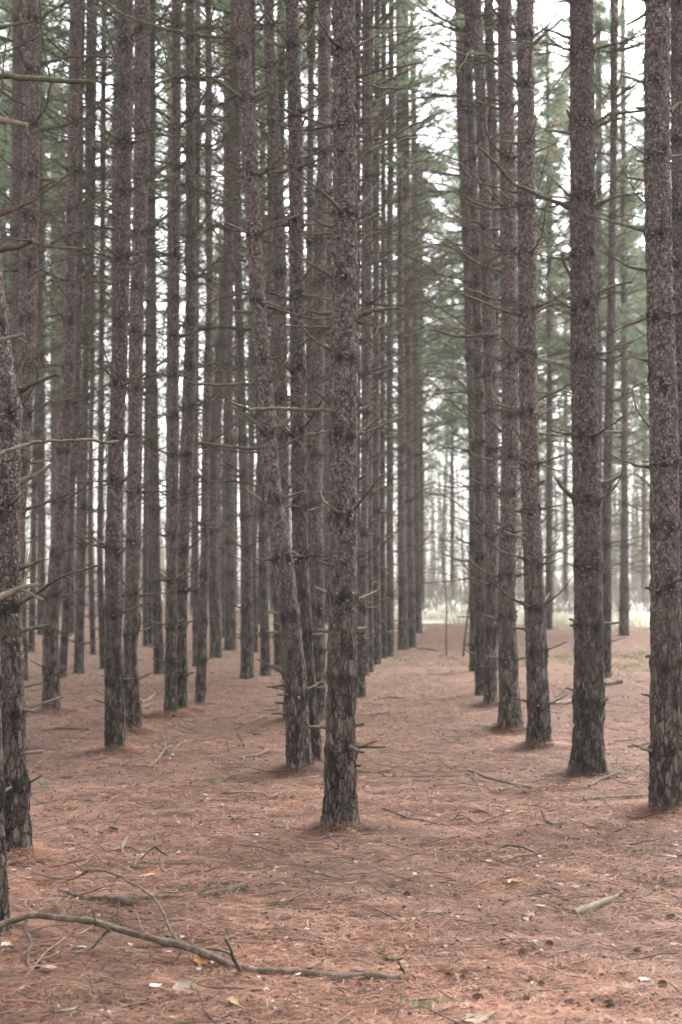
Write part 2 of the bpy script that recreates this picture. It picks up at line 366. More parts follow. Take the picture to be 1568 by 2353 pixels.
# ------------------------------------------------------------------ pine trees
TREES = {}
def make_tree(key, pts, label, group='pine trees of the plantation', hand=(), crown_z=None, edge=False, nbr=1.0, crown=True, big=False):
    """pts: (x, y, width) from top to base in photo units; the last is the foot"""
    bx, by, bw = pts[-1]
    foot = at_z(bx, by, 0); d0 = foot.y; s0 = mpp(d0)
    foot.z = gz(foot.x, foot.y)
    root = bpy.data.objects.new('pine_tree', None); C.objects.link(root); root.location = foot
    root.empty_display_size = .3
    tag(root, label, 'tree', group)
    rt = random.Random(hash(key) % 1000 if not isinstance(key, int) else key)
    # centre line
    cl = []
    for (x, y, wd) in pts:
        p = at_y(x, y, d0); cl.append((p.x - foot.x, 0.0, p.z - foot.z, wd * s0 / 2))
    cl = cl[::-1]; cl[0] = (cl[0][0], 0, 0, cl[0][3]); cl = np.array(cl)
    H = rt.uniform(14.5, 16.5); top = cl[-1]; below = cl[max(0, len(cl) - 3)]
    slope = (top[0] - below[0]) / max(.5, top[2] - below[2])
    zt = top[2]
    # rings
    near = d0 < 12.5; mid = d0 < 20
    zv = min(H, 1.9 + .4 * d0)
    dz = .022 if near else (.05 if mid else .12); seg = 44 if near else (26 if mid else 12)
    zs = np.concatenate([[-.12], np.arange(0, zv, dz), np.linspace(zv, H, 14)])
    zc = np.clip(zs, 0, zt)
    # smooth interpolation
    def itp(col):
        lin = np.interp(zc, cl[:, 2], cl[:, col]); return lin
    X = itp(0); 
    k = max(3, int(.5 / dz)) | 1
    ker = np.hanning(k + 2)[1:-1]; ker /= ker.sum()
    Xs = np.convolve(np.pad(X, k // 2, 'reflect', reflect_type='odd'), ker, 'valid')[:len(X)]
    m = zs < zv; X = np.where(m, Xs, X)
    R = itp(3); k2 = max(3, int(.25 / dz)) | 1; ker2 = np.hanning(k2 + 2)[1:-1]; ker2 /= ker2.sum(); Rs = np.convolve(np.pad(R, k2 // 2, 'edge'), ker2, 'valid')[:len(R)]; R = np.where(m & (zs > .1), Rs, R)
    over = np.clip(zs - zt, 0, None); X = X + over * slope * np.exp(-over / 8)
    wig = (vnoise(zs * .8, 0 * zs, 0, rt.randint(0, 999)) - .5) * .03 * np.clip(zs, 0, 1)
    Yc = (vnoise(zs * .35, 5 + 0 * zs, 0, rt.randint(0, 999)) - .5) * .12 * np.clip(zs / 2, 0, 1)
    X = X + wig * .5
    R = np.where(over > 0, R * (1 - over / (H - zt + 1.0)) ** .8 + .008, R)
    R = R * 1.0 * (1 + .07 * np.exp(-np.clip(zs, 0, 9) / .06))
    # whorls
    wz = []; z = rt.uniform(.35, .7)
    while z < H - 1: wz.append(z); z += rt.uniform(.38, .60)
    wz = np.array(wz)
    kn = np.zeros_like(zs)
    for z in wz: kn = np.maximum(kn, np.exp(-((zs - z) / .035) ** 2))
    R = R * (1 + .05 * kn * (zs > .3))
    th = np.linspace(0, 2 * np.pi, seg, endpoint=False)
    Zg, Tg = np.meshgrid(zs, th, indexing='ij'); Rg = np.repeat(R[:, None], seg, 1)
    old = np.clip(1.25 - Zg / 1.5 + (vnoise(Zg * 3, np.cos(Tg) * 2, np.sin(Tg) * 2, 5) - .5) * 1.0, 0, 1)
    sd = rt.randint(0, 9999); cx, sy = np.cos(Tg) * Rg, np.sin(Tg) * Rg
    if near or mid:
        ridge = np.abs(vnoise(cx * 34, sy * 34, Zg * 6.5, sd) - .5) * 2
        ridge2 = vnoise(cx * 80, sy * 80, Zg * 30, sd + 1)
        plate = vnoise(cx * 30, sy * 30, Zg * 22, sd + 2)
        plate2 = vnoise(cx * 75, sy * 75, Zg * 55, sd + 3)
        disp = old * ((np.minimum(ridge, .35) / .35 - 1) * .020 + (ridge2 - .5) * .009) + (1 - old) * ((plate - .5) * .013 + (plate2 - .5) * .012)
        Rg = Rg + disp * np.minimum(1, R[:, None] / .08)
    # root flare lobes
    fl = np.exp(-np.clip(Zg, 0, 9) / .09) * (vnoise(np.cos(Tg) * 1.6, np.sin(Tg) * 1.6, 0, sd + 4) - .4) * .22
    Rg = Rg * (1 + fl)
    knot = np.zeros_like(Zg)
    brs = []
    for z in wz:
        n = rt.randint(4, 6); a0 = rt.uniform(0, 6.28)
        for q in range(n):
            a = a0 + q * 6.283 / n + rt.uniform(-.35, .35); zz = z + rt.uniform(-.03, .03); brs.append((a, zz))
            if z < zv + .5:
                i0 = np.searchsorted(zs, zz - .12); i1 = np.searchsorted(zs, zz + .12)
                if i1 > i0:
                    da = (Tg[i0:i1] - a + np.pi) % (2 * np.pi) - np.pi
                    g = np.exp(-((da * Rg[i0:i1] / .026) ** 2 + ((Zg[i0:i1] - zz) / .040) ** 2))
                    knot[i0:i1] = np.maximum(knot[i0:i1], g)
    Rg = Rg + knot * .008
    v = np.stack([X[:, None] + np.cos(Tg) * Rg, Yc[:, None] + np.sin(Tg) * Rg, Zg], -1)
    n = len(zs); i = np.arange(n - 1)[:, None]; j = np.arange(seg)[None, :]
    f = np.stack([i * seg + j, i * seg + (j + 1) % seg, (i + 1) * seg + (j + 1) % seg, (i + 1) * seg + j], -1).reshape(-1, 4)
    kc = np.clip(knot * 1.5, 0, .95)
    ring = np.clip(kn[:, None] * .5 * (Zg > .5) * (.5 + vnoise(cx * 40, sy * 40, Zg * 10, 77)), 0, 1)
    col = np.stack([old, np.maximum(kc, ring), 0 * old], -1)
    mb = MB(); mb.add(v.reshape(-1, 3), f, col.reshape(-1, 3))
    # loose flakes of bark
    if d0 < 22:
        cnt = int((420 if near else 160) * zv * (R[5] / .1))
        fz = np.sqrt(rng.uniform(.05, 1, cnt)) * zv; ft = rng.uniform(0, 6.283, cnt)
        ii = np.clip(np.searchsorted(zs, fz), 0, n - 1); jj = (ft / (2 * np.pi) * seg).astype(int) % seg
        P0 = v[ii, jj]; nr = np.stack([np.cos(ft), np.sin(ft), 0 * ft], -1); tg = np.stack([-np.sin(ft), np.cos(ft), 0 * ft], -1)
        w_ = rng.uniform(.005, .014, cnt)[:, None]; h_ = rng.uniform(.008, .024, cnt)[:, None]; lift = rng.uniform(.002, .011, cnt)[:, None]
        sgn = rng.choice([-1, 1], cnt)[:, None]; zv_ = np.array([0, 0, 1.0])
        skew = tg * rng.uniform(-.012, .012, cnt)[:, None]
        P0 = P0 + nr * .001
        q = np.stack([P0 - tg * w_ - zv_ * h_ * sgn * .5, P0 + tg * w_ - zv_ * h_ * sgn * .5, P0 + tg * w_ * .7 + zv_ * h_ * sgn * .5 + nr * lift + skew, P0 - tg * w_ * .6 + zv_ * h_ * sgn * .4 + nr * lift * .8 + skew], 1)
        cf = np.zeros((cnt, 4, 3)); cf[:, :, 2] = (rng.uniform(0, 1, cnt) ** 2)[:, None]; cf[:, :, 0] = (fz < 1.2)[:, None]
        mb.add(q.reshape(-1, 3), np.arange(cnt * 4).reshape(-1, 4), cf.reshape(-1, 3))
    ob('trunk', mb.mesh('trunk', [m_bark]), root)
    def radius_at(z): 
        i = min(len(zs) - 1, int(np.searchsorted(zs, z))); return X[i], Yc[i], R[i]
    # automatic dead branches, sharing the library meshes
    cz = crown_z if crown_z is not None else rt.uniform(8.2, 9.4)
    count = 0
    for a, z in brs:
        if z > min(cz + .6, zv + .2) or count > 92: continue
        u = rt.random()
        if z < 1.2: p_skip, lib = .2, STUB
        elif z < 2.6: p_skip, lib = .1, (STUB if u < .35 else MED)
        elif z < 4.2: p_skip, lib = .08, (STUB if u < .30 else MED if u < .70 else LONG)
        elif z < 6.5: p_skip, lib = .04, (STUB if u < .10 else MED if u < .35 else LONG if u < .85 else FINE)
        else: p_skip, lib = .0, (MED if u < .1 else LONG if u < .55 else FINE)
        if edge and z > 1.4: lib = FINE if u < .6 else LONG
        if rt.random() < p_skip + (1 - nbr): continue
        if d0 < 22 and lib is FINE: lib = LONG
        if near and lib is LONG and rt.random() < .45: lib = MED
        X0, Y0, R0 = radius_at(z)
        o = bpy.data.objects.new('dead_branch', rt.choice(lib)); C.objects.link(o); o.parent = root
        o.location = (X0 + math.cos(a) * R0 * .9, Y0 + math.sin(a) * R0 * .9, z)
        o.rotation_euler = (rt.uniform(-.4, .4), rt.uniform(-.25, .15), a); sc = rt.uniform(.75, 1.25) * (.65 if near and lib is LONG else 1); o.scale = (sc, sc * rt.choice((-1, 1)), sc)
        count += 1
    # branches traced one by one
    for h in hand:
        path, w0, w1 = h[0], h[1], h[2]; dep = h[3] if len(h) > 3 else rt.uniform(-.25, .25); pale = h[4] if len(h) > 4 else 0
        P = []
        L = len(path)
        for kk, (x, y) in enumerate(path):
            t = kk / (L - 1); p = at_y(x, y, d0 + dep * t * (math.hypot(path[-1][0] - path[0][0], path[-1][1] - path[0][1]) / 150)); P.append((p.x - foot.x, p.y - foot.y, p.z - foot.z, w0 * (1 - t) + w1 * t))
        P = smooth_path(P, .05); dev = (rng.random((len(P), 3)) - .5) * .012; dev[0] = 0
        rr = P[:, 3] * s0 / 2 * (1 + .12 * (rng.random(len(P)) - .5)); rr[0] *= 1.35
        if len(rr) > 3: rr[1] *= 1.15
        mb = MB(); tube(mb, P[:, :3] + dev, rr, 8, .16, (pale, .55, 0))
        ln = float(np.linalg.norm(P[-1][:3] - P[0][:3]))
        for q in range(int(ln * 6)):
            i = rt.randint(len(P) // 4, len(P) - 1); Q = twig_path(rt.uniform(.04, .16), 4, rt.uniform(-.5, .7), .2, .2)
            a = rt.uniform(0, 6.28); ca, sa = math.cos(a), math.sin(a)
            Q = np.stack([Q[:, 0] * ca - Q[:, 1] * sa, Q[:, 0] * sa + Q[:, 1] * ca, Q[:, 2]], -1) + P[i][:3]
            tube(mb, Q, np.linspace(rr[i] * .45, .001, len(Q)), 4, .1, (pale, .5, 0))
        ob('dead_branch', mb.mesh('dead_branch', [m_dead]), root)
    if crown:
        me = rt.choice(BIGCROWN if big else EDGECROWN if edge else THINCROWN if (d0 < 21 or key in (20, 21, 22, 23, 24, 25, 26, 27, 29) or (key >= 200 and key % 2)) else CROWN)
        if edge: cz = crown_z if crown_z is not None else rt.uniform(5.0, 6.2)
        X0, Y0, R0 = radius_at(cz)
        o = bpy.data.objects.new('crown', me); C.objects.link(o); o.parent = root
        o.location = (X0, Y0, cz); s = rt.uniform(.9, 1.12); o.scale = (s, s, (H - cz + .6) / (9.7 if edge else 6.1)); o.rotation_euler = (0, 0, rt.uniform(0, 6.28))
    TREES[key] = root
    return root

# ---- the trees one can single out (x, y, width), top to foot
make_tree(1, [(-26, 0, 26), (-22, 1263, 32), (-14, 1700, 36), (-8, 1900, 38), (4, 2172, 46)], 'nearest pine, cut off by the left edge, a sliver of dark foot showing',
    hand=[([(-22, 176), (20, 176), (110, 182), (220, 190)], 14, 11, -.1, 0), ([(-22, 560), (0, 575), (40, 566), (76, 552)], 15, 13), ([(-24, 268), (0, 275), (65, 290)], 15, 13, 0, .6),
          ([(-22, 195), (0, 208), (62, 245)], 8, 5), ([(-22, 785), (20, 778), (55, 767)], 11, 9, 0, .3), ([(-22, 1378), (0, 1371), (50, 1352), (92, 1342)], 18, 8, 0, .5), ([(52, 1355), (75, 1365), (100, 1380)], 8, 5, 0, .5), ([(-22, 1052), (0, 1042), (65, 1019), (175, 1012), (270, 1016)], 12, 8, .5)], nbr=.35)
make_tree(2, [(-34, 0, 44), (-26, 400, 48), (-12, 700, 54), (2, 850, 64), (14, 930, 78), (16, 1000, 66), (16, 1264, 60), (19, 1500, 62), (24, 1700, 68), (35, 1984, 82)], 'large left edge pine, swollen and dark halfway up where it leans out of view',
    hand=[([(35, 900), (90, 877), (132, 857)], 12, 8), ([(38, 1110), (80, 1092), (122, 1068)], 12, 8), ([(38, 1309), (70, 1297), (97, 1284)], 9, 6), ([(25, 1458), (60, 1446), (115, 1433)], 11, 6), ([(35, 1632), (80, 1635)], 8, 7, 0, .4), ([(30, 1735), (70, 1731), (103, 1727)], 10, 7, 0, .4), ([(25, 880), (60, 820), (80, 770)], 6, 3)], nbr=.5)
make_tree(19, [(78, 0, 38), (74, 400, 40), (66, 640, 43), (56, 850, 45), (42, 1080, 46), (28, 1264, 46), (18, 1500, 48), (14, 1716, 54)], 'pine in the upper left behind the swollen left edge pine, leaning right, its foot hidden',
    hand=[([(82, 560), (76, 690), (64, 784)], 17, 11, 0, 0), ([(95, 145), (175, 131), (260, 132)], 8, 5), ([(85, 300), (140, 290), (190, 270)], 9, 5), ([(90, 75), (100, 38), (160, 0), (200, -30)], 8, 5), ([(95, 567), (197, 572)], 7, 6), ([(82, 462), (100, 430), (127, 420)], 7, 4)], nbr=.6)
make_tree(3, [(40, 0, 22), (38, 600, 24), (44, 1263, 26), (50, 1560, 30)], 'pine half hidden behind the swollen pine at the left edge')
make_tree(4, [(178, 0, 28), (166, 350, 24), (162, 640, 26), (157, 880, 31), (145, 1080, 37), (134, 1263, 33), (117, 1450, 37), (118, 1631, 42)], 'pine leaning gently right, just right of the swollen left edge pine',
    hand=[([(160, 440), (185, 300), (215, 245)], 6, 3), ([(105, 727), (140, 722), (175, 720)], 6, 4), ([(145, 1190), (180, 1180), (225, 1176)], 5, 3)])
make_tree(5, [(291, 0, 36), (287, 350, 34), (281, 640, 34), (270, 980, 35), (263, 1263, 37), (263, 1500, 41), (265, 1726, 50)], 'front trunk of the close pair of pines at left, with its foot nearest the camera',
    hand=[([(275, 612), (215, 565), (170, 500)], 6, 4), ([(295, 197), (322, 130), (346, 60)], 7, 4), ([(277, 470), (228, 447)], 6, 4), ([(275, 150), (230, 20), (215, -20)], 6, 4), ([(290, 612), (320, 600), (365, 602)], 6, 3), ([(270, 345), (225, 326), (190, 330)], 5, 3), ([(262, 870), (230, 840), (190, 810)], 6, 3), ([(262, 1620), (218, 1610)], 5, 3)])
make_tree(6, [(327, 0, 34), (325, 350, 36), (317, 690, 32), (313, 980, 32), (308, 1263, 34), (300, 1500, 34), (309, 1678, 40)], 'rear trunk of the close pair of pines at left, standing just behind the front one',
    hand=[([(345, 302), (270, 275), (225, 240), (185, 200)], 6, 4), ([(345, 410), (430, 340), (480, 270), (500, 240)], 7, 4), ([(335, 535), (390, 490), (450, 445)], 7, 4), ([(330, 908), (345, 900), (362, 888)], 7, 4), ([(330, 1020), (368, 998)], 8, 5), ([(318, 775), (345, 770)], 6, 5), ([(310, 1470), (320, 1440), (322, 1408)], 8, 5), ([(345, 200), (420, 165), (480, 90)], 5, 3)])
make_tree(7, [(405, 0, 20), (404, 350, 21), (402, 640, 22), (400, 980, 22), (397, 1263, 23), (394, 1450, 26), (393, 1645, 32)], 'left trunk of the tight pair whose feet touch, in the left third')
make_tree(8, [(437, 0, 21), (440, 350, 23), (441, 640, 25), (432, 980, 32), (421, 1263, 27), (418, 1450, 25), (417, 1638, 28)], 'right trunk of the tight pair whose feet touch, bowing right as it rises')
make_tree(9, [(350, 0, 16), (348, 632, 18), (354, 950, 18), (359, 1263, 19), (367, 1549, 25)], 'slim pine standing alone between the close pair and the tight pair')
make_tree(10, [(478, 0, 14), (480, 700, 16), (475, 1000, 18), (472, 1263, 20), (467, 1413, 22), (460, 1617, 26)], 'slim pine just right of the tight pair, its foot bare on the needles')
make_tree(11, [(546, 0, 24), (536, 300, 26), (522, 600, 24), (506, 850, 25), (491, 1000, 28), (490, 1263, 24), (497, 1513, 28)], 'pine leaning right in its upper half, behind the slim pine of the left third')
make_tree(12, [(538, 0, 16), (548, 632, 18), (556, 900, 19), (562, 1110, 23), (567, 1263, 26), (569, 1560, 31)], 'pine left of the big leaning pine, with a bright gap on its left side')
make_tree(13, [(575, 0, 12), (585, 632, 14), (592, 850, 16), (600, 1100, 17), (604, 1263, 18), (611, 1550, 24)], 'slim pine just left of the big leaning pine, right of a thicker one')
make_tree(14, [(553, 0, 34), (574, 350, 36), (589, 660, 34), (612, 930, 37), (626, 1130, 44), (650, 1263, 46), (677, 1513, 50), (690, 1788, 62)], 'big pine left of centre leaning strongly left as it rises, with shaggy pale bark flakes',
    hand=[([(585, 881), (520, 884), (445, 882), (422, 872)], 8, 5, -.1), ([(600, 1031), (530, 1027), (462, 1017)], 8, 5), ([(600, 1038), (532, 1038)], 5, 4, .2), ([(620, 877), (645, 847), (662, 805)], 8, 4), ([(565, 410), (540, 398), (515, 388)], 7, 5), ([(595, 400), (620, 385), (650, 358)], 8, 5), ([(532, 88), (450, 78), (375, 65), (300, 40), (225, -5)], 9, 6, .2),
          ([(572, 75), (610, 35), (645, 0)], 8, 5), ([(532, 80), (500, 40)], 6, 5), ([(588, 232), (615, 217)], 7, 6), ([(640, 1032), (665, 1018), (692, 1000)], 7, 5), ([(640, 1453), (612, 1453)], 6, 5, 0, .4), ([(654, 1575), (613, 1578)], 6, 4), ([(670, 1615), (635, 1615)], 6, 5), ([(660, 1641), (625, 1640)], 5, 4), ([(672, 1650), (660, 1651)], 6, 5, 0, .6), ([(580, 720), (535, 715)], 6, 4), ([(600, 600), (615, 575)], 8, 6), ([(565, 600), (545, 597)], 7, 5), ([(595, 480), (570, 462)], 6, 4)], nbr=.75)
make_tree(15, [(671, 0, 30), (680, 350, 32), (683, 640, 33), (686, 930, 36), (690, 1263, 36), (702, 1513, 38), (722, 1772, 46)], 'pine directly behind the big leaning pine, its foot showing on the right',
    hand=[([(690, 645), (720, 610), (752, 555)], 7, 4), ([(690, 300), (703, 270)], 6, 4), ([(700, 1060), (720, 1020)], 7, 5)])
make_tree(16, [(617, 0, 24), (621, 150, 24), (634, 350, 28), (643, 550, 28), (645, 700, 28), (652, 1263, 28), (668, 1662, 32)], 'pine between the big leaning pine and the next trunk, hidden low down')
make_tree(17, [(748, 0, 26), (744, 350, 28), (736, 640, 29), (728, 1000, 29), (729, 1263, 30), (733, 1656, 36)], 'pine close behind the foremost central pine on its left')
make_tree(18, [(792, 0, 51), (793, 350, 54), (793, 632, 57), (791, 982, 61), (788, 1263, 65), (785, 1500, 67), (782, 1713, 71), (783, 1850, 80), (783, 1917, 94)], 'straight foremost pine at the centre of the photo, whole foot visible',
    hand=[([(818, 374), (850, 345), (900, 312), (950, 288), (996, 265)], 9, 4, .1), ([(850, 348), (890, 330), (960, 316)], 7, 4, .1), ([(770, 950), (757, 944), (640, 939), (575, 940), (530, 922)], 9, 6, -.35, .15), ([(775, 945), (750, 920), (722, 893)], 8, 5, -.2, 0), ([(815, 948), (855, 930)], 9, 6), ([(815, 520), (845, 505), (872, 490)], 9, 6), ([(820, 532), (885, 526)], 5, 4), ([(772, 524), (745, 515), (720, 503)], 7, 5), ([(765, 538), (690, 538)], 5, 4, .2),
          ([(815, 734), (859, 714), (919, 706)], 10, 5), ([(820, 741), (860, 748)], 7, 4), ([(765, 752), (660, 750)], 6, 5, .2), ([(770, 718), (735, 722), (705, 712)], 7, 5), ([(795, 1212), (822, 1162), (852, 1125), (879, 1092)], 7, 4, -.3), ([(815, 1107), (842, 1094)], 8, 5), ([(757, 1671), (710, 1671)], 8, 6, 0, .4), ([(772, 1718), (750, 1720)], 7, 6, -.1, .3), ([(804, 1672), (822, 1667), (835, 1664)], 9, 7, -.2), ([(814, 1716), (885, 1717)], 9, 5), ([(815, 1446), (845, 1443)], 8, 7, 0, .7), ([(812, 1455), (838, 1454)], 5, 4), ([(760, 1451), (730, 1448)], 7, 6, 0, .3), ([(764, 1303), (728, 1286)], 8, 5), ([(815, 176), (880, 160), (970, 142)], 7, 4), ([(815, 184), (894, 203), (964, 195)], 4, 3, .3), ([(815, 520), (845, 510), (870, 497)], 6, 4), ([(815, 555), (888, 526)], 5, 4), ([(830, 1760), (812, 1758)], 6, 5), ([(800, 1012), (806, 900), (800, 730)], 3, 2, -.4)], nbr=.5)
# left side of the avenue, receding
AV = [((818, 16), (821, 1263, 15), (823, 1571, 18), 'first'), ((838, 0), (838, 1263, 17), (838, 1553, 20), 'second'), ((850, 0), (850, 1263, 13), (852, 1538, 15), 'third'),
      ((864, 0), (864, 1263, 18), (866, 1523, 21), 'fourth'), ((880, 0), (880, 1263, 13), (883, 1513, 15), 'fifth'), ((896, 0), (896, 1263, 17), (897, 1508, 18), 'sixth')]
for k, (t, m_, b__, word) in enumerate(AV):
    make_tree(20 + k, [(t[0] + 4, 0, m_[2] * .75), (m_[0], 632, m_[2] * .9), m_, b__], word + ' pine of the row that recedes right of the foremost central pine')
make_tree(26, [(915, 0, 13), (920, 632, 15), (924, 1263, 19), (927, 1492, 25)], 'thicker dark footed pine, third from the far end of the left avenue row', edge=False, crown_z=7)
make_tree(27, [(930, 0, 11), (938, 632, 14), (944, 1263, 16), (947, 1482, 19)], 'last but one pine of the left avenue row, next to its end tree', crown_z=7)
make_tree(28, [(946, 0, 10), (954, 632, 12), (960, 1263, 15), (962, 1457, 17)], 'end pine of the left avenue row, at the edge of the bright gap', edge=True)
make_tree(29, [(842, 0, 18), (848, 350, 20), (846, 632, 18), (841, 1000, 18), (835, 1300, 16), (830, 1600, 20)], 'pine showing above and behind the foremost pine on its right side')
# right row
make_tree(40, [(1056, 0, 22), (1066, 350, 25), (1078, 632, 25), (1090, 982, 28), (1090, 1263, 25), (1091, 1543, 24)], 'leftmost pine of the right hand cluster, leaning left toward its top', edge=True, crown_z=7.5,
    hand=[([(1080, 1290), (1051, 1286), (1016, 1271)], 5, 3), ([(1075, 775), (1049, 772), (999, 757)], 6, 4)])
make_tree(41, [(1075, 0, 16), (1085, 350, 18), (1095, 632, 20), (1101, 982, 21), (1103, 1263, 22), (1104, 1598, 27)], 'second pine from the left in the right hand cluster, half covered by its neighbours')
make_tree(42, [(1094, 0, 26), (1111, 350, 26), (1121, 632, 30), (1129, 982, 30), (1128, 1263, 29), (1127, 1621, 32)], 'third pine from the left in the right hand cluster, pinkish bark',
    hand=[([(1118, 697), (1085, 688), (1059, 674)], 6, 4)])
make_tree(43, [(1125, 0, 20), (1133, 350, 22), (1137, 632, 22), (1135, 982, 20), (1126, 1263, 20), (1118, 1590, 22)], 'pine hidden behind the right hand cluster, seen only in slits')
make_tree(44, [(1160, 0, 32), (1168, 350, 36), (1171, 632, 38), (1172, 982, 39), (1166, 1263, 39), (1164, 1413, 42), (1170, 1580, 48), (1175, 1676, 60)], 'pine with a broad mossy foot, rightmost but one of the right hand cluster',
    hand=[([(1146, 482), (1100, 470), (1059, 447)], 6, 4), ([(1154, 625), (1100, 605), (1059, 580)], 6, 4), ([(1144, 769), (1049, 772), (999, 757)], 8, 5), ([(1145, 137), (1060, 125), (1010, 95)], 6, 4), ([(1160, 130), (1146, 75), (1125, 45)], 6, 4), ([(1150, 250), (1090, 232)], 6, 4), ([(1160, 20), (1130, -10)], 6, 4), ([(1150, 990), (1118, 960)], 6, 4), ([(1160, 1210), (1120, 1195)], 6, 4)])
make_tree(45, [(1209, 0, 38), (1212, 350, 38), (1215, 632, 42), (1216, 982, 41), (1225, 1263, 44), (1231, 1413, 49), (1236, 1580, 50), (1241, 1722, 60)], 'pine at the right end of the right hand cluster, needles heaped at its foot',
    hand=[([(1191, 442), (1140, 430), (1089, 417)], 6, 4), ([(1199, 100), (1188, 70), (1176, 42)], 8, 5), ([(1229, 100), (1262, 70), (1294, 42)], 8, 5), ([(1195, 722), (1150, 712), (1114, 697), (1059, 674)], 8, 5, -.2), ([(1208, 1240), (1180, 1230), (1159, 1222)], 7, 5, 0, .4), ([(1215, 1455), (1205, 1445), (1175, 1441)], 7, 5), ([(1201, 1015), (1183, 985)], 7, 5), ([(1235, 1112), (1254, 1104)], 8, 6), ([(1240, 1550), (1262, 1505)], 5, 4), ([(1225, 720), (1265, 702), (1310, 697)], 6, 4), ([(1238, 995), (1265, 1000), (1310, 1000)], 5, 4)])
make_tree(46, [(1335, 0, 52), (1339, 350, 56), (1343, 632, 60), (1345, 982, 61), (1352, 1263, 63), (1354, 1413, 66), (1354, 1513, 69), (1353, 1713, 76), (1350, 1790, 90)], 'thick straight pine with flared foot, second big trunk from the right edge',
    hand=[([(1318, 480), (1234, 445), (1179, 420), (1140, 375), (1099, 337)], 11, 5, -.3), ([(1366, 475), (1414, 452), (1479, 445)], 9, 5), ([(1360, 297), (1395, 280), (1424, 260), (1480, 254)], 9, 6), ([(1312, 306), (1256, 300)], 8, 6, 0, .4), ([(1325, 292), (1302, 253)], 8, 6, -.2), ([(1370, 673), (1410, 658), (1454, 648)], 8, 5), ([(1334, 665), (1305, 625), (1291, 585)], 8, 6, -.2), ([(1315, 846), (1275, 832), (1239, 827)], 10, 7, 0, .5), ([(1325, 1145), (1300, 1130), (1280, 1102)], 12, 8, -.1), ([(1370, 1117), (1400, 1105), (1429, 1092)], 10, 7), ([(1322, 1000), (1264, 989)], 6, 4), ([(1340, 1438), (1312, 1436)], 7, 5), ([(1378, 1440), (1398, 1437)], 8, 6), ([(1358, 90), (1382, 66)], 9, 6), ([(1315, 88), (1280, 75), (1250, 68)], 7, 5), ([(1318, 684), (1296, 683)], 6, 5), ([(1345, 490), (1370, 455)], 8, 6, -.3)], nbr=.7)
make_tree(47, [(1415, 0, 12), (1412, 350, 15), (1406, 632, 18), (1401, 982, 21), (1395, 1263, 22), (1394, 1554, 22)], 'slender pine just behind the thick straight pine on its right side',
    hand=[([(1402, 590), (1370, 520), (1369, 510)], 4, 3), ([(1412, 545), (1480, 520)], 5, 3), ([(1404, 545), (1370, 525)], 5, 3), ([(1406, 805), (1430, 785)], 5, 3)])
make_tree(48, [(1432, 0, 10), (1433, 632, 12), (1435, 1130, 16), (1435, 1263, 18), (1434, 1461, 25)], 'lone far pine between the thick straight pine and the right edge pine', edge=True, crown_z=5.5)
make_tree(49, [(1517, 0, 56), (1511, 350, 58), (1514, 632, 60), (1527, 982, 64), (1530, 1263, 66), (1532, 1500, 70), (1534, 1713, 78), (1537, 1878, 94)], 'large pine at the right edge of the photo, foot partly cut off',
    hand=[([(1492, 622), (1445, 612), (1404, 590)], 7, 4), ([(1495, 830), (1458, 822)], 6, 4), ([(1528, 834), (1552, 795)], 7, 5), ([(1490, 415), (1440, 407)], 7, 5), ([(1490, 250), (1462, 246)], 8, 6), ([(1510, 614), (1498, 590)], 7, 5, -.2), ([(1495, 15), (1468, 45), (1440, 60)], 8, 5), ([(1540, 255), (1560, 240), (1600, 225)], 8, 5), ([(1525, 1010), (1527, 960)], 6, 4, -.3), ([(1500, 1352), (1482, 1350)], 7, 5), ([(1500, 1508), (1484, 1510)], 7, 5), ([(1500, 1600), (1475, 1595)], 6, 4)], nbr=.7)
make_tree(50, [(1562, 0, 34), (1566, 632, 38), (1578, 1263, 40), (1590, 1790, 56)], 'pine cut by the right edge, showing as a strip behind the large right edge pine')
make_tree(51, [(1258, 0, 8), (1262, 632, 10), (1263, 982, 13), (1262, 1263, 14), (1262, 1450, 16)], 'far slim pine seen between the right hand cluster and the thick straight pine', edge=True)
# slimmer trees deeper on the left
MIDL = [((205, 0, 14), (200, 632, 15), (191, 1263, 18), (181, 1543, 24), 'slim pine with dark foot between the first leaning trunk and the close pair'),
        ((190, 0, 12), (184, 632, 13), (160, 1263, 15), (143, 1553, 20), 'slim pine tucked behind the first leaning trunk, its foot to the right'),
        ((222, 0, 9), (212, 632, 10), (208, 1263, 12), (214, 1503, 13), 'thin pine with bright gap to its right, left of the close pair'),
        ((240, 0, 11), (236, 632, 12), (230, 1263, 14), (238, 1531, 16), 'thin pine almost touching the close pair on the left'),
        ((650, 0, 12), (645, 632, 14), (632, 1263, 15), (640, 1536, 19), 'slim pine whose foot shows at the left side of the big leaning pine'),
        ((90, 0, 12), (92, 632, 13), (78, 1263, 14), (72, 1498, 16), 'thin pine right beside the swollen left edge pine, far back'),
        ((345, 0, 9), (340, 632, 10), (334, 1263, 11), (335, 1484, 13), 'thin far pine right of the close pair, left of two twins'),
        ((352, 0, 9), (350, 632, 9), (347, 1263, 10), (346, 1483, 12), 'thin far pine twin right beside the slim lone pine'),
        ((455, 0, 11), (452, 632, 13), (449, 1263, 14), (450, 1530, 15), 'slim pine half behind the right trunk of the tight pair'),
        ((520, 0, 9), (522, 632, 9), (514, 1263, 10), (515, 1464, 11), 'left trunk of the far thin pair in the bright gap left of the leaning pine'),
        ((532, 0, 9), (533, 632, 9), (528, 1263, 10), (529, 1457, 11), 'right trunk of the far thin pair in the bright gap left of the leaning pine'),
        ((625, 0, 10), (620, 632, 11), (585, 1263, 11), (588, 1500, 12), 'thin pine behind the slim trunks left of the big leaning pine'),
        ((715, 0, 14), (712, 632, 16), (712, 1263, 16), (716, 1590, 19), 'slim pine filling the space between the trunks left of the centre')]
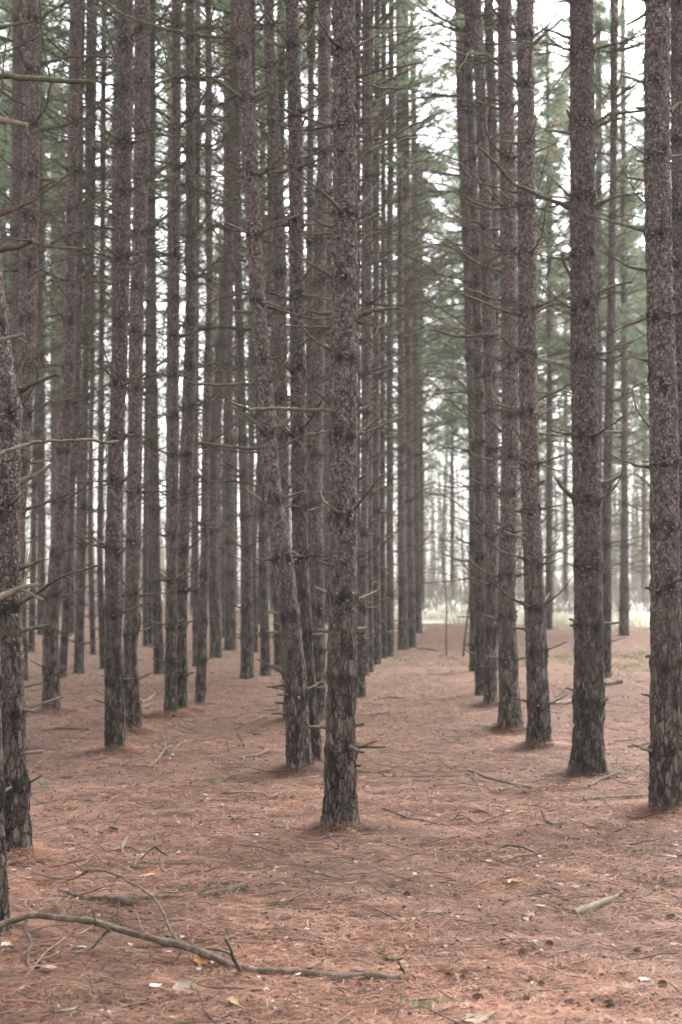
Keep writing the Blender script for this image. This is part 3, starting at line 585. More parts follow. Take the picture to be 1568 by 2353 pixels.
for k, (a, b, c, d, lab) in enumerate(MIDL): make_tree(60 + k, [a, b, c, d], lab)

# far plantation trees of the left half, in rough rows, one label for those nothing tells apart
spots = []
rf = random.Random(21)
gaps = [67, 105, 208, 250, 335, 372, 410, 466, 517, 548, 566, 711, 880, 908]
for row in range(7):
    Y = 27 + row * 3.2
    n = 0; X = -11.5
    while X < 2.0:
        y = Y + rf.uniform(-.8, .8); x = X + rf.uniform(-.35, .35); X += rf.uniform(1.5, 3.1)
        px = x / y * F + RES[0] / 2; py = HZ + CAMH / y * F
        if px > 948 or px < -60: continue
        if any(abs(px - g) < 9 for g in gaps): continue
        spots.append((px, py, y))
for k, (px, py, y) in enumerate(spots):
    w = .19 / mpp(y); ln = rf.uniform(-8, 16) if px < 600 else rf.uniform(-4, 4)
    reg = 'left of the close pair' if px < 290 else 'between close pair and leaning pine' if px < 600 else 'behind the central trunks'
    make_tree(200 + k, [(px + ln, 0, w * .75), (px + ln * .5, 700, w * .85), (px, 1263, w * .95), (px, py, w * 1.2)], 'thin far pine among the crowded distant trunks ' + reg, nbr=.75)

rb = random.Random(77)
for k in range(46):      # deeper rows on the left
    y = rb.uniform(47, 66); x = rb.uniform(-.27, -.005) * y; px = x / y * F + RES[0] / 2
    if any(abs(px - g) < 7 for g in gaps): continue
    w = .19 / mpp(y)
    reg = 'left of the close pair' if px < 290 else 'between close pair and leaning pine' if px < 600 else 'behind the central trunks'
    make_tree(300 + k, [(px + rb.uniform(-6, 10), 0, w * .75), (px, 1263, w * .95), (px, HZ + CAMH / y * F, w * 1.2)], 'very thin hazy pine in the deepest rows ' + reg, nbr=.6, crown_z=rb.uniform(6, 9))
for k, (px, y, cz, lab) in enumerate([(968, 50, 6.6, 'green crowned pine far behind the gap at the avenue end, left one'), (1086, 50, 6.4, 'green crowned pine far behind the gap at the avenue end, right one'), (946, 58, 6.0, 'farthest green crowned pine just right of the avenue row end'),
        (1140, 47, 6.8, 'far leafy pine hidden behind the right hand cluster'), (1264, 45, 7.2, 'far leafy pine left of the thick straight pine'), (1178, 58, 6.5, 'farthest leafy pine behind the right hand cluster'), (1346, 52, 6.2, 'far leafy pine hidden behind the thick straight pine'),
        (1437, 45, 5.6, 'far browning pine left of the right edge pine'), (1397, 56, 6.4, 'far leafy pine behind the slender pine'), (1528, 50, 6.8, 'far leafy pine hidden behind the right edge pine'), (1560, 45, 5.8, 'far leafy pine at the right edge behind the large pine'), (1222, 48, 8.0, 'far leafy pine in the slit right of the cluster'), (1090, 44, 8.4, 'far leafy pine covered by the left of the right hand cluster'),
        (1130, 38, 7.4, 'leafy pine hidden behind the pink barked trunk of the cluster'), (1215, 36, 7.6, 'leafy pine hidden behind the right end of the cluster'), (1344, 37, 7.2, 'leafy pine hidden behind the thick straight pine, nearer one'), (1527, 36, 6.8, 'leafy pine hidden behind the right edge pine, nearer one'), (1436, 52, 6.2, 'far leafy pine straight behind the lone far pine'), (1172, 50, 6.6, 'far leafy pine straight behind the broad footed pine'),
        (-30, 30, 6.5, 'leafy pine at the left edge behind the swollen trunk, nearest of the leafy ones'), (28, 38, 7.0, 'leafy pine hidden behind the swollen left edge pine'), (122, 46, 7.4, 'leafy pine far behind the first leaning trunk at left'), (96, 33, 8.0, 'leafy pine in the slit right of the swollen left edge pine'), (1375, 33, 7.4, 'leafy pine in the slit right of the thick straight pine'), (1300, 62, 5.4, 'farthest leafy pine left of the thick straight pine'), (1480, 60, 5.6, 'farthest leafy pine left of the right edge pine'), (1040, 66, 5.6, 'farthest pale leafy pine in the middle of the avenue gap'), (957, 45, 6.2, 'leafy pine just behind the end pine of the avenue row')]):
    w = .2 / mpp(y)
    make_tree(350 + k, [(px, 0, w * .7), (px, 1263, w * .9), (px, HZ + CAMH / y * F, w * 1.15)], lab, edge=True, crown_z=cz - .8, nbr=.8, big=True)

# plantation beyond the view: unseen pines added beside and behind the camera for shade
for k, (x, y) in enumerate([(-3.2, 5.5), (-5.4, 9), (-7.0, 13), (3.3, 5.2), (4.6, 8.2), (-5.2, 2), (5.5, 3), (-3.4, -4), (5.6, -3), (-9, 8), (-9.5, 17), (7.2, 11), (7.5, 16), (-8, -2), (8.5, -2), (6.9, 21), (-11.5, 24)]):
    if y > 1:
        px = x / y * F + RES[0] / 2; py = HZ + CAMH / y * F; w_ = .2 / mpp(y)
        make_tree(400 + k, [(px, 0, w_ * .8), (px, 1263, w_ * .95), (px, py, w_ * 1.2)], 'plantation pine added out of view beside the camera for shade', nbr=.5)
    else:
        r_ = TREES[17]; src = r_.copy(); C.objects.link(src); src.location = (x, y, 0); src['label'] = 'plantation pine added out of view behind the camera for shade'
        for ch in TREES[17].children:
            c = ch.copy(); C.objects.link(c); c.parent = src

# ------------------------------------------------------------------ saplings in the avenue
def sapling(x, y, top, w, lab):
    f0 = at_z(x, y, 0); d = f0.y; r = bpy.data.objects.new('sapling', None); C.objects.link(r); r.location = f0; tag(r, lab, 'sapling', 'bare saplings in the avenue')
    s = mpp(d); mb = MB(); hgt = (y - top) * s; P = [np.array([math.sin(k * .7 + x) * .02 + (top % 7 - 3) * .01 * k, math.cos(k) * .02, hgt * k / 14]) for k in range(15)]
    P[0][2] = -.05
    tube(mb, P, np.linspace(w * s / 2, .002, 15), 6, .1, (0, .9, 0)); ob('stem', mb.mesh('stem', [m_dead]), r)
    for k in range(16):
        i = rnd.randint(4, 13); mb = MB(); Q = twig_path(rnd.uniform(.3, .9), 7, rnd.uniform(.2, .9), .2, .12); a = rnd.uniform(0, 6.28); ca, sa = math.cos(a), math.sin(a)
        Q = np.stack([Q[:, 0] * ca - Q[:, 1] * sa, Q[:, 0] * sa + Q[:, 1] * ca, Q[:, 2]], -1) + P[i]
        tube(mb, Q, np.linspace(.005, .0015, len(Q)), 4, .1, (0, .9, 0)); ob('branch', mb.mesh('branch', [m_dead]), r)
sapling(1029, 1506, 1080, 4, 'thin bare sapling standing alone in the middle of the avenue')
sapling(1067, 1508, 860, 6, 'tall thin greenish sapling close to the right hand cluster of pines')

# ------------------------------------------------------------------ far deciduous wood beyond the field
def far_wood():
    mb = MB(); r = random.Random(5)
    for k in range(700):
        y = r.uniform(66, 120); x = r.uniform(-.55, .42) * y; H = r.uniform(9, 17); rad = r.uniform(.035, .13)
        lean = r.uniform(-.05, .05); P = np.array([(x + lean * H * t + math.sin(t * 5 + k) * .12, y, H * t - .1) for t in np.linspace(0, 1, 6)])
        c = (r.choice((0, 0, 1)) * r.random(), 0, 0); tube(mb, P, np.linspace(rad, .012, 6), 5, .05, c, cap=False)
        for b in range(16):
            t = r.uniform(.15, .95); p0 = P[0] + (P[-1] - P[0]) * t; a = r.uniform(0, 6.28); e = r.uniform(.3, 1.0); L = r.uniform(.6, 2.8) * (1.1 - t * .6)
            d = np.array([math.cos(a) * math.cos(e), math.sin(a) * math.cos(e), math.sin(e)]); q = p0 + d * L * .5 + np.array([0, 0, .06])
            tube(mb, [p0, q, p0 + d * L + np.array([0, 0, .3 * L])], [rad * .3, rad * .2, .006], 3, 0, c, cap=False)
            for g in range(3):
                a3 = a + r.uniform(-1, 1); d3 = np.array([math.cos(a3) * .6, math.sin(a3) * .6, r.uniform(.1, .9)])
                tube(mb, [q, q + d3 * L * .6], [.008, .004], 3, 0, c, cap=False)
    for k in range(900):    # brush along the wood's edge and in the field
        y = r.uniform(56, 78) if k % 3 else r.uniform(44, 58); x = r.uniform(-.30, .34) * y; h = r.uniform(.5, 3.2) if k % 3 else r.uniform(.3, 1.1)
        for b in range(9):
            a = r.uniform(0, 6.28); e = r.uniform(.7, 1.5); d = np.array([math.cos(a) * math.cos(e), math.sin(a) * math.cos(e), math.sin(e)]); p0 = np.array([x + r.gauss(0, .25), y, 0]); hh = h * r.uniform(.5, 1)
            tube(mb, [p0, p0 + d * hh * .5, p0 + d * hh + np.array([r.gauss(0, .1), 0, .05])], [.016, .011, .004], 3, 0, (r.random() * .6, 0, 0), cap=False)
    # pale green-yellow leftover leaves and a few red ones, low shrubs
    n = 60000; kk = rng.integers(0, 150, n); cy = rng.uniform(64, 100, 150); cx = rng.uniform(-.26, .30, 150) * cy; cz = rng.uniform(.5, 11, 150)
    P = np.stack([cx[kk] + rng.normal(0, 1.7, n), cy[kk] + rng.normal(0, 1, n), np.abs(cz[kk] + rng.normal(0, 1.5, n))], -1)
    s = rng.uniform(.03, .07, n)[:, None]; u = rng.normal(size=(n, 3)); v_ = np.cross(u, rng.normal(size=(n, 3))); u /= np.linalg.norm(u, axis=1)[:, None]; v_ /= np.linalg.norm(v_, axis=1)[:, None]
    q = np.stack([P - u * s, P + v_ * s * .6, P + u * s, P - v_ * s * .6], 1).reshape(-1, 3)
    red = (kk % 23 == 0).astype(float); col = np.stack([0 * red, 1 - red, red], -1)
    mb.add(q, np.arange(n * 4).reshape(-1, 4), np.repeat(col, 4, 0))
    tag(ob('distant_wood', mb.mesh('distant_wood', [m_wood])), 'pale bare deciduous wood beyond the bright field behind the pines', 'woodland', kind='stuff')
far_wood()

# ------------------------------------------------------------------ fallen litter
def litter():
    # needles
    n = 330000
    y = 4.6 + (rng.random(n) ** 1.7) * 15; x = rng.uniform(-.29, .29, n) * (y + .6)
    hd = rng.uniform(0, math.pi, n) ; hd = np.where(rng.random(n) < .35, rng.normal(.1, .4, n), hd)
    feet = np.array([(o.location.x, o.location.y) for o in TREES.values() if 4 < o.location.y < 17 and abs(o.location.x) < .3 * o.location.y]); m = int(n * .09); fi = rng.integers(0, len(feet), m); fa = rng.uniform(0, 6.283, m); fr = .10 + np.abs(rng.normal(0, .11, m))
    x[:m] = feet[fi, 0] + np.cos(fa) * fr; y[:m] = feet[fi, 1] + np.sin(fa) * fr; pile = np.zeros(n); pile[:m] = np.clip(.055 - (fr - .1) * .25, 0, .055) * rng.random(m)
    L = rng.uniform(.05, .12, n); W = rng.uniform(.0005, .0011, n) * (.6 + y / 9)
    z0 = ground_z(x, y) + rng.uniform(.002, .018, n) + pile; tilt = rng.normal(0, .14, n); bend = rng.normal(0, .018, n)
    dx, dy = np.cos(hd), np.sin(hd); px, py = -dy, dx
    def pt(t, w, lift): return np.stack([x + dx * L * t + px * (w + bend * (1 - 4 * t * t)), y + dy * L * t + py * (w + bend * (1 - 4 * t * t)), z0 + lift + tilt * L * t], -1)
    v = np.stack([pt(-.5, -W * .5, 0), pt(-.5, W * .5, 0), pt(0, W, .006), pt(0, -W, .006), pt(.5, W * .5, 0), pt(.5, -W * .5, 0)], 1).reshape(-1, 3)
    b = np.arange(n)[:, None] * 6; f = np.concatenate([b + np.array([[0, 1, 2, 3]]), b + np.array([[3, 2, 4, 5]])])
    pal = np.array([(.200, .085, .050), (.255, .125, .076), (.135, .054, .034), (.28, .18, .12), (.07, .042, .030), (.37, .29, .21), (.022, .016, .013)])
    c = pal[rng.choice(7, n, p=[.26, .17, .20, .08, .14, .02, .13])] * rng.uniform(.8, 1.15, n)[:, None]
    c = c * (.48 + .70 * vnoise(x * 1.1, y * 1.1, 0, 31) + .38 * vnoise(x * 7, y * 5, 0, 32))[:, None]
    mb = MB(); mb.add(v, f, np.repeat(c, 6, 0)); tag(ob('pine_needle_litter', mb.mesh('pine_needle_litter', [m_lit], smooth=False)), 'rust coloured fallen pine needles covering the forest floor', 'needles', kind='stuff')
    # bleached leaf and bark bits
    n = 6500; y = 4.7 + (rng.random(n) ** 1.3) * 17; x = rng.uniform(-.28, .28, n) * (y + .5); s = rng.uniform(.006, .024, n) * np.where(rng.random(n) < .08, 1.6, 1)
    a = rng.uniform(0, 6.28, n); z0 = ground_z(x, y) + .016
    ks = 6; ang = a[:, None] + np.arange(ks)[None] * (2 * np.pi / ks); rr = s[:, None] * rng.uniform(.45, 1.1, (n, ks)); el = rng.uniform(.2, .8, n)[:, None]
    lx = np.cos(ang) * rr; ly = np.sin(ang) * rr * el; v = np.stack([x[:, None] + lx * np.cos(a)[:, None] - ly * np.sin(a)[:, None], y[:, None] + lx * np.sin(a)[:, None] + ly * np.cos(a)[:, None], z0[:, None] + rng.uniform(-.004, .010, (n, ks))], -1)
    pal = np.array([(.27, .215, .185), (.22, .155, .125), (.022, .016, .013), (.15, .09, .06), (.34, .29, .25), (.035, .025, .020)]); c = pal[rng.choice(6, n, p=[.13, .13, .34, .14, .03, .23])] * rng.uniform(.8, 1.1, n)[:, None]
    mb = MB(); mb.add(v.reshape(-1, 3), np.arange(n * ks).reshape(-1, ks), np.repeat(c, ks, 0)); tag(ob('leaf_litter', mb.mesh('leaf_litter', [m_lit], smooth=False)), 'small bleached leaf scraps and dark bark chips strewn over the needles', 'litter', kind='stuff')
    # small twigs
    mb = MB(); r = random.Random(3)
    for k in range(1700):
        y = 4.8 + r.random() ** 1.3 * 22; x = r.uniform(-.27, .27) * (y + .5); L = r.choice((r.uniform(.05, .2), r.uniform(.1, .42))); P = twig_path(L, 6, 0, 0, .22); P[:, 2] = np.abs(P[:, 2]) * .35; a = r.gauss(0, .8) + (math.pi if r.random() < .5 else 0); ca, sa = math.cos(a), math.sin(a)
        P = np.stack([P[:, 0] * ca - P[:, 1] * sa + x, P[:, 0] * sa + P[:, 1] * ca + y, P[:, 2]], -1); P[:, 2] += ground_z(P[:, 0], P[:, 1]) + .012
        tube(mb, P, np.linspace(r.uniform(.0025, .0055), .0015, len(P)), 5, .2, (r.choice((0, 0, 0, .7)), r.random() * .5, 0), cap=False)
    tag(ob('twig_litter', mb.mesh('twig_litter', [m_dead])), 'short broken dark twigs scattered on the needle floor', 'twigs', kind='stuff')
    # dry grass where the forest floor meets the field
    n = 30000; y = FIELD - 4 + np.abs(rng.normal(0, 5.5, n)); x = rng.uniform(-.07, .27, n) * y; k = vnoise(x * 1.2, y * .8, 0, 51); keep = k > .42 - (y - FIELD) * .05; x, y = x[keep], y[keep]; n = len(x)
    z = ground_z(x, y); h = rng.uniform(.05, .28, n) * np.clip((y - FIELD + 5) / 5, .2, 1); a = rng.uniform(0, 6.28, n); wx = np.cos(a) * .007; wy = np.sin(a) * .007
    v = np.stack([np.stack([x - wx, y - wy, z], -1), np.stack([x + wx, y + wy, z], -1), np.stack([x + rng.normal(0, .06, n), y, z + h], -1)], 1).reshape(-1, 3)
    c = np.where(rng.random(n)[:, None] < .75, np.array([[.54, .48, .34]]), np.array([[.36, .34, .20]])) * rng.uniform(.6, 1.2, n)[:, None]
    mb = MB(); mb.add(v, np.arange(n * 3).reshape(-1, 3), np.repeat(c, 3, 0)); tag(ob('dry_grass', mb.mesh('dry_grass', [m_lit], smooth=False)), 'pale dry grass where the needle floor meets the bright field', 'grass', kind='stuff')
    # moss and grass patch by the right hand row
    n = 3500; cx, cy = at_z(1300, 1512).x, at_z(1300, 1512).y
    t = rng.integers(0, 30, n); ox = rng.normal(0, 1.3, 30); oy = rng.normal(0, 1.4, 30)
    x = cx + ox[t] + rng.normal(0, .22, n); y = cy + oy[t] + rng.normal(0, .35, n); z = ground_z(x, y); h = rng.uniform(.02, .07, n); a = rng.uniform(0, 6.28, n); wx = np.cos(a) * .006; wy = np.sin(a) * .006
    v = np.stack([np.stack([x - wx, y - wy, z], -1), np.stack([x + wx, y + wy, z], -1), np.stack([x + rng.normal(0, .02, n), y, z + h], -1)], 1).reshape(-1, 3)
    c = np.array([(.17, .19, .075)]) * rng.uniform(.7, 1.5, n)[:, None]
    mb = MB(); mb.add(v, np.arange(n * 3).reshape(-1, 3), np.repeat(c, 3, 0)); tag(ob('moss', mb.mesh('moss', [m_lit], smooth=False)), 'green moss and grass patch beside the right hand pines', 'moss', kind='stuff')
litter()

# ------------------------------------------------------------------ fallen branches: (x, y[, height]) in photo units
def fallen(name, lab, cat, paths, pale=0.0, green=.3, group=None):
    main = paths[0][0]; o = at_z(main[0][0], main[0][1]); root = bpy.data.objects.new(name, None) if len(paths) > 1 else None
    base = Vector((o.x, o.y, gz(o.x, o.y)))
    if root: C.objects.link(root); root.location = base; tag(root, lab, cat, group)
    for k, (pth, w0, w1) in enumerate(paths):
        P = []
        for i, q in enumerate(pth):
            z = q[2] if len(q) > 2 else 0; t = i / (len(pth) - 1); wd = w0 * (1 - t) + w1 * t
            p = at_z(q[0], q[1], z); rr = wd * mpp(p.y) / 2
            P.append((p.x - base.x, p.y - base.y, p.z - base.z + gz(p.x, p.y) + rr * .7 + .008, rr))
        P = smooth_path(P, .035); dev = np.zeros((len(P), 3))
        if len(P) > 6: dev = np.cumsum(rng.normal(0, .0035, (len(P), 3)), 0); dev -= np.linspace(0, 1, len(P))[:, None] * dev[-1]; dev[:, 2] *= .3
        mb = MB(); R = np.maximum(P[:, 3], .0015) * (1 + .22 * (rng.random(len(P)) - .5))
        for s in range(2, len(R) - 2, 9): R[s] *= 1.22
        tube(mb, P[:, :3] + dev, R, 9, .13, (pale, green, 0))
        me = mb.mesh('stem' if k == 0 else 'side_branch', [m_dead])
        if root: ob('stem' if k == 0 else 'side_branch', me, root)
        else: tag(ob(name, me, None, base), lab, cat, group)
def G(x, y, *z): return (x / 2, 1838 + y / 2, *z)
def Hh(x, y, *z): return (784 + x / 2, 1838 + y / 2, *z)
def E(x, y, *z): return (x / 2, 1263.6 + y / 2, *z)
def Fq(x, y, *z): return (784 + x / 2, 1263.6 + y / 2, *z)
r_pale = .45
fallen('fallen_branch', 'long bent fallen branch lying across the foreground at lower left, with side branches', 'branch', [
    ([G(-60, 655, .10), G(0, 635, .10), G(130, 597, .12), G(260, 597, .12), G(430, 625, .10), G(560, 650, .08), G(740, 690, .06), G(860, 715, .04), G(1000, 760, .02), G(1100, 795), G(1300, 805), G(1568, 825), Hh(150, 838), Hh(312, 842)], 12, 20),
    ([G(1095, 785, .02), G(1070, 740, .08), G(1055, 700, .14), G(1035, 655, .2)], 9, 6), ([G(495, 640, .1), G(460, 690, .06), G(430, 730, .02), G(360, 772)], 7, 3),
    ([G(125, 600, .12), G(110, 640, .09), G(145, 700, .05), G(125, 745, .03), G(150, 830), G(200, 880), G(235, 930)], 8, 3), ([G(120, 735, .04), G(85, 780, .02), G(65, 830)], 5, 4), ([G(130, 645, .06), G(220, 632, .04), G(300, 618, .05)], 5, 2),
    ([G(825, 695, .05), G(790, 610, .09), G(720, 510, .13), G(650, 445, .15), G(520, 375, .12), G(430, 353, .1), G(385, 357, .09), G(350, 320, .12), G(325, 288, .15)], 7, 2.5), ([G(400, 358, .09), G(330, 385, .03), G(265, 412)], 5, 2),
    ([G(440, 625, .1), G(435, 590, .14), G(425, 560, .18)], 5, 3), ([G(490, 625, .1), G(505, 640, .12), G(490, 610, .16)], 6, 3), ([Hh(300, 830), Hh(285, 790, .04), Hh(260, 755, .08)], 6, 4), ([G(565, 635, .08), G(545, 570, .14), G(540, 500, .2)], 4, 2),
    ([G(830, 725, .03), G(815, 745, .02), G(795, 770)], 5, 3), ([G(1090, 750), G(1040, 715, .03), G(960, 700, .03), G(900, 705)], 7, 3)], .12, .08)
SINGLE = [
    ('forked thin dark twig tangled behind the left half of the long bent branch', [([G(330, 676), G(450, 682), G(560, 695), G(600, 706), G(500, 735)], 4, 4)], .1, .2),
    ('crooked twig in the tangle at the lower left, below the side branches', [([G(205, 765), G(260, 792), G(330, 802), G(400, 806), G(490, 800)], 4, 4), ([G(205, 765), G(190, 800), G(180, 832)], 3, 2)], .2, .3),
    ('short twig under the pale left side branch of the long branch', [([G(150, 700), G(190, 722), G(250, 722)], 4, 3)], 0, .2),
    ('thin twig slanting toward the lower left tangle of sticks', [([G(290, 790), G(330, 835), G(405, 858)], 3, 3)], 0, .1),
    ('pale stick lying at the left edge close to the bottom', [([G(-20, 880), G(60, 888), G(170, 890)], 8, 6)], .3, .3),
    ('thin twig low at the left edge, running into the tangle', [([G(-10, 842), G(40, 862), G(110, 870), G(200, 862)], 4, 3)], .1, .1),
    ('dark twig beside the arched side branch at left', [([G(700, 560), G(680, 540), G(640, 560)], 3, 3)], .1, .1),
    ('dark thick stick with broken end, lying behind the long bent branch', [([G(262, 445), G(300, 462), G(390, 485), G(480, 492), G(560, 508), G(628, 520)], 9, 17)], 0, .1),
    ('mossy curved stick joining the dark thick stick from the right', [([G(600, 497), G(730, 492), G(830, 472), G(980, 465), G(1050, 458), G(1135, 438)], 8, 13), ([G(840, 470), G(760, 450), G(705, 425)], 4, 2)], .05, .4),
    ('reddish stick on the needles right of the left edge pine', [([G(145, 197), G(220, 185), G(300, 165), G(345, 175), G(385, 184)], 7, 8)], .35, .1),
    ('small forked twig standing up, with a thin straight twig below it', [([G(650, 315), G(680, 280, .03), G(715, 250, .06), G(745, 225, .06)], 5, 3), ([G(715, 252, .06), G(745, 272, .03), G(772, 290)], 5, 4)], 0, .2),
    ('thin straight dark twig below the small forked twig', [([G(650, 327), G(780, 324), G(900, 322), G(970, 320), G(1045, 330)], 4, 6)], 0, .1),
    ('short pale green stub poking up from the needles', [([G(567, 285), G(560, 260, .02), G(585, 216, .05)], 6, 8)], .5, .9),
    ('short reddish stick with dark underside, just above the long bent branch', [([G(730, 588), G(790, 583), G(865, 590)], 8, 7)], .4, .1),
    ('flat greyish stick right of the short reddish stick', [([G(690, 640), G(760, 628), G(880, 630), G(990, 622)], 5, 6)], .3, .5),
    ('thin dark curved stick in front of the long bent branch', [([G(400, 848), G(500, 862), G(620, 872), G(760, 857), G(905, 825)], 6, 4), ([G(430, 920), G(425, 885, .01), G(415, 850, .02)], 4, 3)], 0, .1),
    ('thin arched twig behind the long branch, reaching to the centre', [([G(1030, 677), G(1130, 678), G(1250, 690), G(1360, 706), G(1450, 750)], 3, 5)], .2, .6),
    ('bare arched twig lying just above the thick end of the long branch', [([G(1420, 782), G(1470, 755), G(1540, 742), G(1600, 745), Hh(55, 773)], 6, 4)], .5, .4),
    ('dark twig in front of the thick end of the long branch', [([G(1350, 866), G(1450, 892), G(1568, 906), Hh(90, 898), Hh(190, 888)], 5, 4)], 0, .1),
    ('slender twig lying below the foot of the foremost central pine', [([G(1300, 272), G(1350, 250), G(1420, 240), G(1500, 242), G(1568, 240), G(1610, 200)], 4, 4)], .1, .4),
    ('stub of pale pink wood at the foot of the left edge pine', [([G(20, 332), G(70, 325), G(118, 320)], 12, 9)], .5, 0),
    ('orange barked twig among needles in the middle foreground', [([G(1060, 380), G(1130, 362), G(1190, 350), G(1272, 338)], 5, 5)], .3, .1),
    ('short green lichened log at right foreground', [([Hh(1075, 518), Hh(1150, 495), Hh(1235, 460)], 17, 16), ([Hh(1225, 455), Hh(1260, 430), Hh(1300, 412)], 8, 5), ([Hh(1050, 516), Hh(1065, 512)], 9, 9)], .45, 1.0),
    ('short dark elbow shaped stick at right middle ground', [([Hh(925, 105, .03), Hh(945, 145), Hh(972, 165)], 8, 11), ([Hh(970, 166), Hh(1000, 163), Hh(1030, 156)], 11, 9)], .15, .1),
    ('thin orange twig with dark lump, right of the central pine', [([Hh(610, 82), Hh(660, 90), Hh(740, 124)], 7, 5)], .4, .1),
    ('dark twig arched low over the needles in the right foreground', [([Hh(670, 276), Hh(720, 255), Hh(760, 243, .02), Hh(830, 240, .03), Hh(880, 258, .01), Hh(908, 280)], 5, 6)], .15, .3),
    ('small hooked twig right of the low arched twig', [([Hh(950, 250), Hh(1000, 246), Hh(1040, 246), Hh(1070, 275), Hh(1078, 302)], 5, 4)], .2, .1),
    ('crooked dark twig right of the thick end of the long branch', [([Hh(440, 575), Hh(330, 605), Hh(240, 615), Hh(150, 636), Hh(150, 665), Hh(200, 705)], 4, 5)], 0, .5),
    ('twig cut off by the right edge of the photo in the foreground', [([Hh(1470, 385), Hh(1520, 415), Hh(1590, 452)], 4, 7)], .1, .1),
    ('straight twig lying right of the foot of the central pine', [([Hh(160, 80), Hh(230, 95), Hh(300, 112), Hh(360, 118), Hh(435, 124)], 6, 3)], .1, .5),
    ('forked brown branch on the needles in the avenue', [([Fq(588, 1040, .03), Fq(620, 1050, .03), Fq(690, 1072, .02), Fq(820, 1112), Fq(870, 1125), Fq(925, 1140)], 7, 8), ([Fq(612, 1048, .03), Fq(620, 1090), Fq(636, 1133)], 6, 4), ([Fq(730, 1143), Fq(780, 1130), Fq(818, 1115), Fq(850, 1153)], 7, 4)], .25, .15),
    ('pale peeled stick beside the foot of the right edge pine', [([Fq(1115, 1182), Fq(1200, 1175), Fq(1300, 1176), Fq(1418, 1184)], 8, 11)], .45, .2),
    ('thin twig curving up to the right of the thick straight pine', [([Fq(1140, 1132), Fq(1190, 1105), Fq(1240, 1076, .02), Fq(1268, 1030, .06), Fq(1276, 968, .12)], 7, 4), ([Fq(1320, 920), Fq(1370, 908, .02), Fq(1418, 895, .03)], 5, 5)], .1, .1),
    ('long thin twig across the avenue floor right of the central pine', [([Fq(240, 1068), Fq(290, 1075), Fq(400, 1070), Fq(500, 1066), Fq(590, 1050)], 5, 6)], .1, .3),
    ('straight twig beside the central pine on its right', [([Fq(75, 1045), Fq(150, 1046), Fq(222, 1046)], 7, 4)], .1, .2),
    ('pale log lying between the two big right hand pines', [([Fq(960, 712), Fq(1010, 710), Fq(1075, 703)], 9, 10)], .8, 0),
    ('dark broken branch clump behind the thick straight pine', [([Fq(1215, 625), Fq(1250, 622), Fq(1290, 620)], 8, 9), ([Fq(1225, 625), Fq(1220, 600, .05)], 5, 3), ([Fq(1258, 620), Fq(1270, 600, .05)], 5, 3)], 0, .1),
    ('dark stick standing up beside the pale log', [([Fq(985, 690), Fq(1010, 665, .04), Fq(1030, 650, .06), Fq(1072, 657, .02)], 5, 6)], .1, .1),
    ('white peeled branch curving toward the camera behind the left ground', [([E(560, 992), E(640, 992), E(690, 985), E(755, 932), E(752, 890), E(738, 825)], 5, 4)], .4, 0),
    ('pale curved branch right of the white peeled one', [([E(790, 955), E(815, 910), E(850, 890), E(885, 880)], 7, 6), ([E(885, 880), E(930, 885), E(970, 880)], 5, 3)], .35, .1),
    ('yellowish forked stick left of the big leaning pine', [([E(1113, 992), E(1120, 975), E(1175, 968), E(1240, 940)], 5, 6)], .4, .3),
    ('straight reddish stick on open needles at left', [([E(178, 1032), E(260, 1034), E(335, 1030)], 7, 5)], .3, .1),
    ('thin dark stick left of the foot of the close pair', [([E(200, 828), E(260, 820), E(410, 822)], 5, 5)], .1, .1),
    ('pale twigs leaning beside the rear trunk of the close pair', [([E(648, 690), E(690, 670), E(712, 645, .03)], 7, 4), ([E(650, 722), E(700, 700), E(762, 676)], 5, 3)], .5, .4),
    ('dark short twig in front of the central pine on the left', [([E(1145, 1268), E(1200, 1268), E(1255, 1278)], 5, 6)], .1, .1),
    ('small upright twigs on the floor left of the big leaning pine', [([E(1122, 912), E(1108, 880, .04), E(1092, 852, .08)], 5, 4), ([E(1060, 940), E(1045, 915, .03), E(1040, 892, .05)], 4, 3)], 0, .1),
    ('brown stick lying behind the forked stick at left', [([E(1125, 812), E(1160, 798), E(1200, 783)], 5, 7)], .3, .2),
    ('small twig on the avenue floor far back left', [([Fq(95, 780), Fq(160, 770), Fq(225, 762)], 4, 5)], .3, .3),
    ('curved thin twig on the avenue floor halfway back', [([Fq(155, 686), Fq(220, 676), Fq(290, 680)], 4, 3)], .1, .2),
    ('thin pale twig resting in the middle of the avenue near its end', [([Fq(350, 452), Fq(400, 462), Fq(440, 464), Fq(480, 445)], 3, 3)], .2, .2)]
for lab, paths, pale, green in SINGLE: fallen('fallen_branch' if len(paths) > 1 else 'fallen_stick', lab, 'branch' if len(paths) > 1 else 'stick', paths, pale, green, 'fallen sticks on the forest floor')

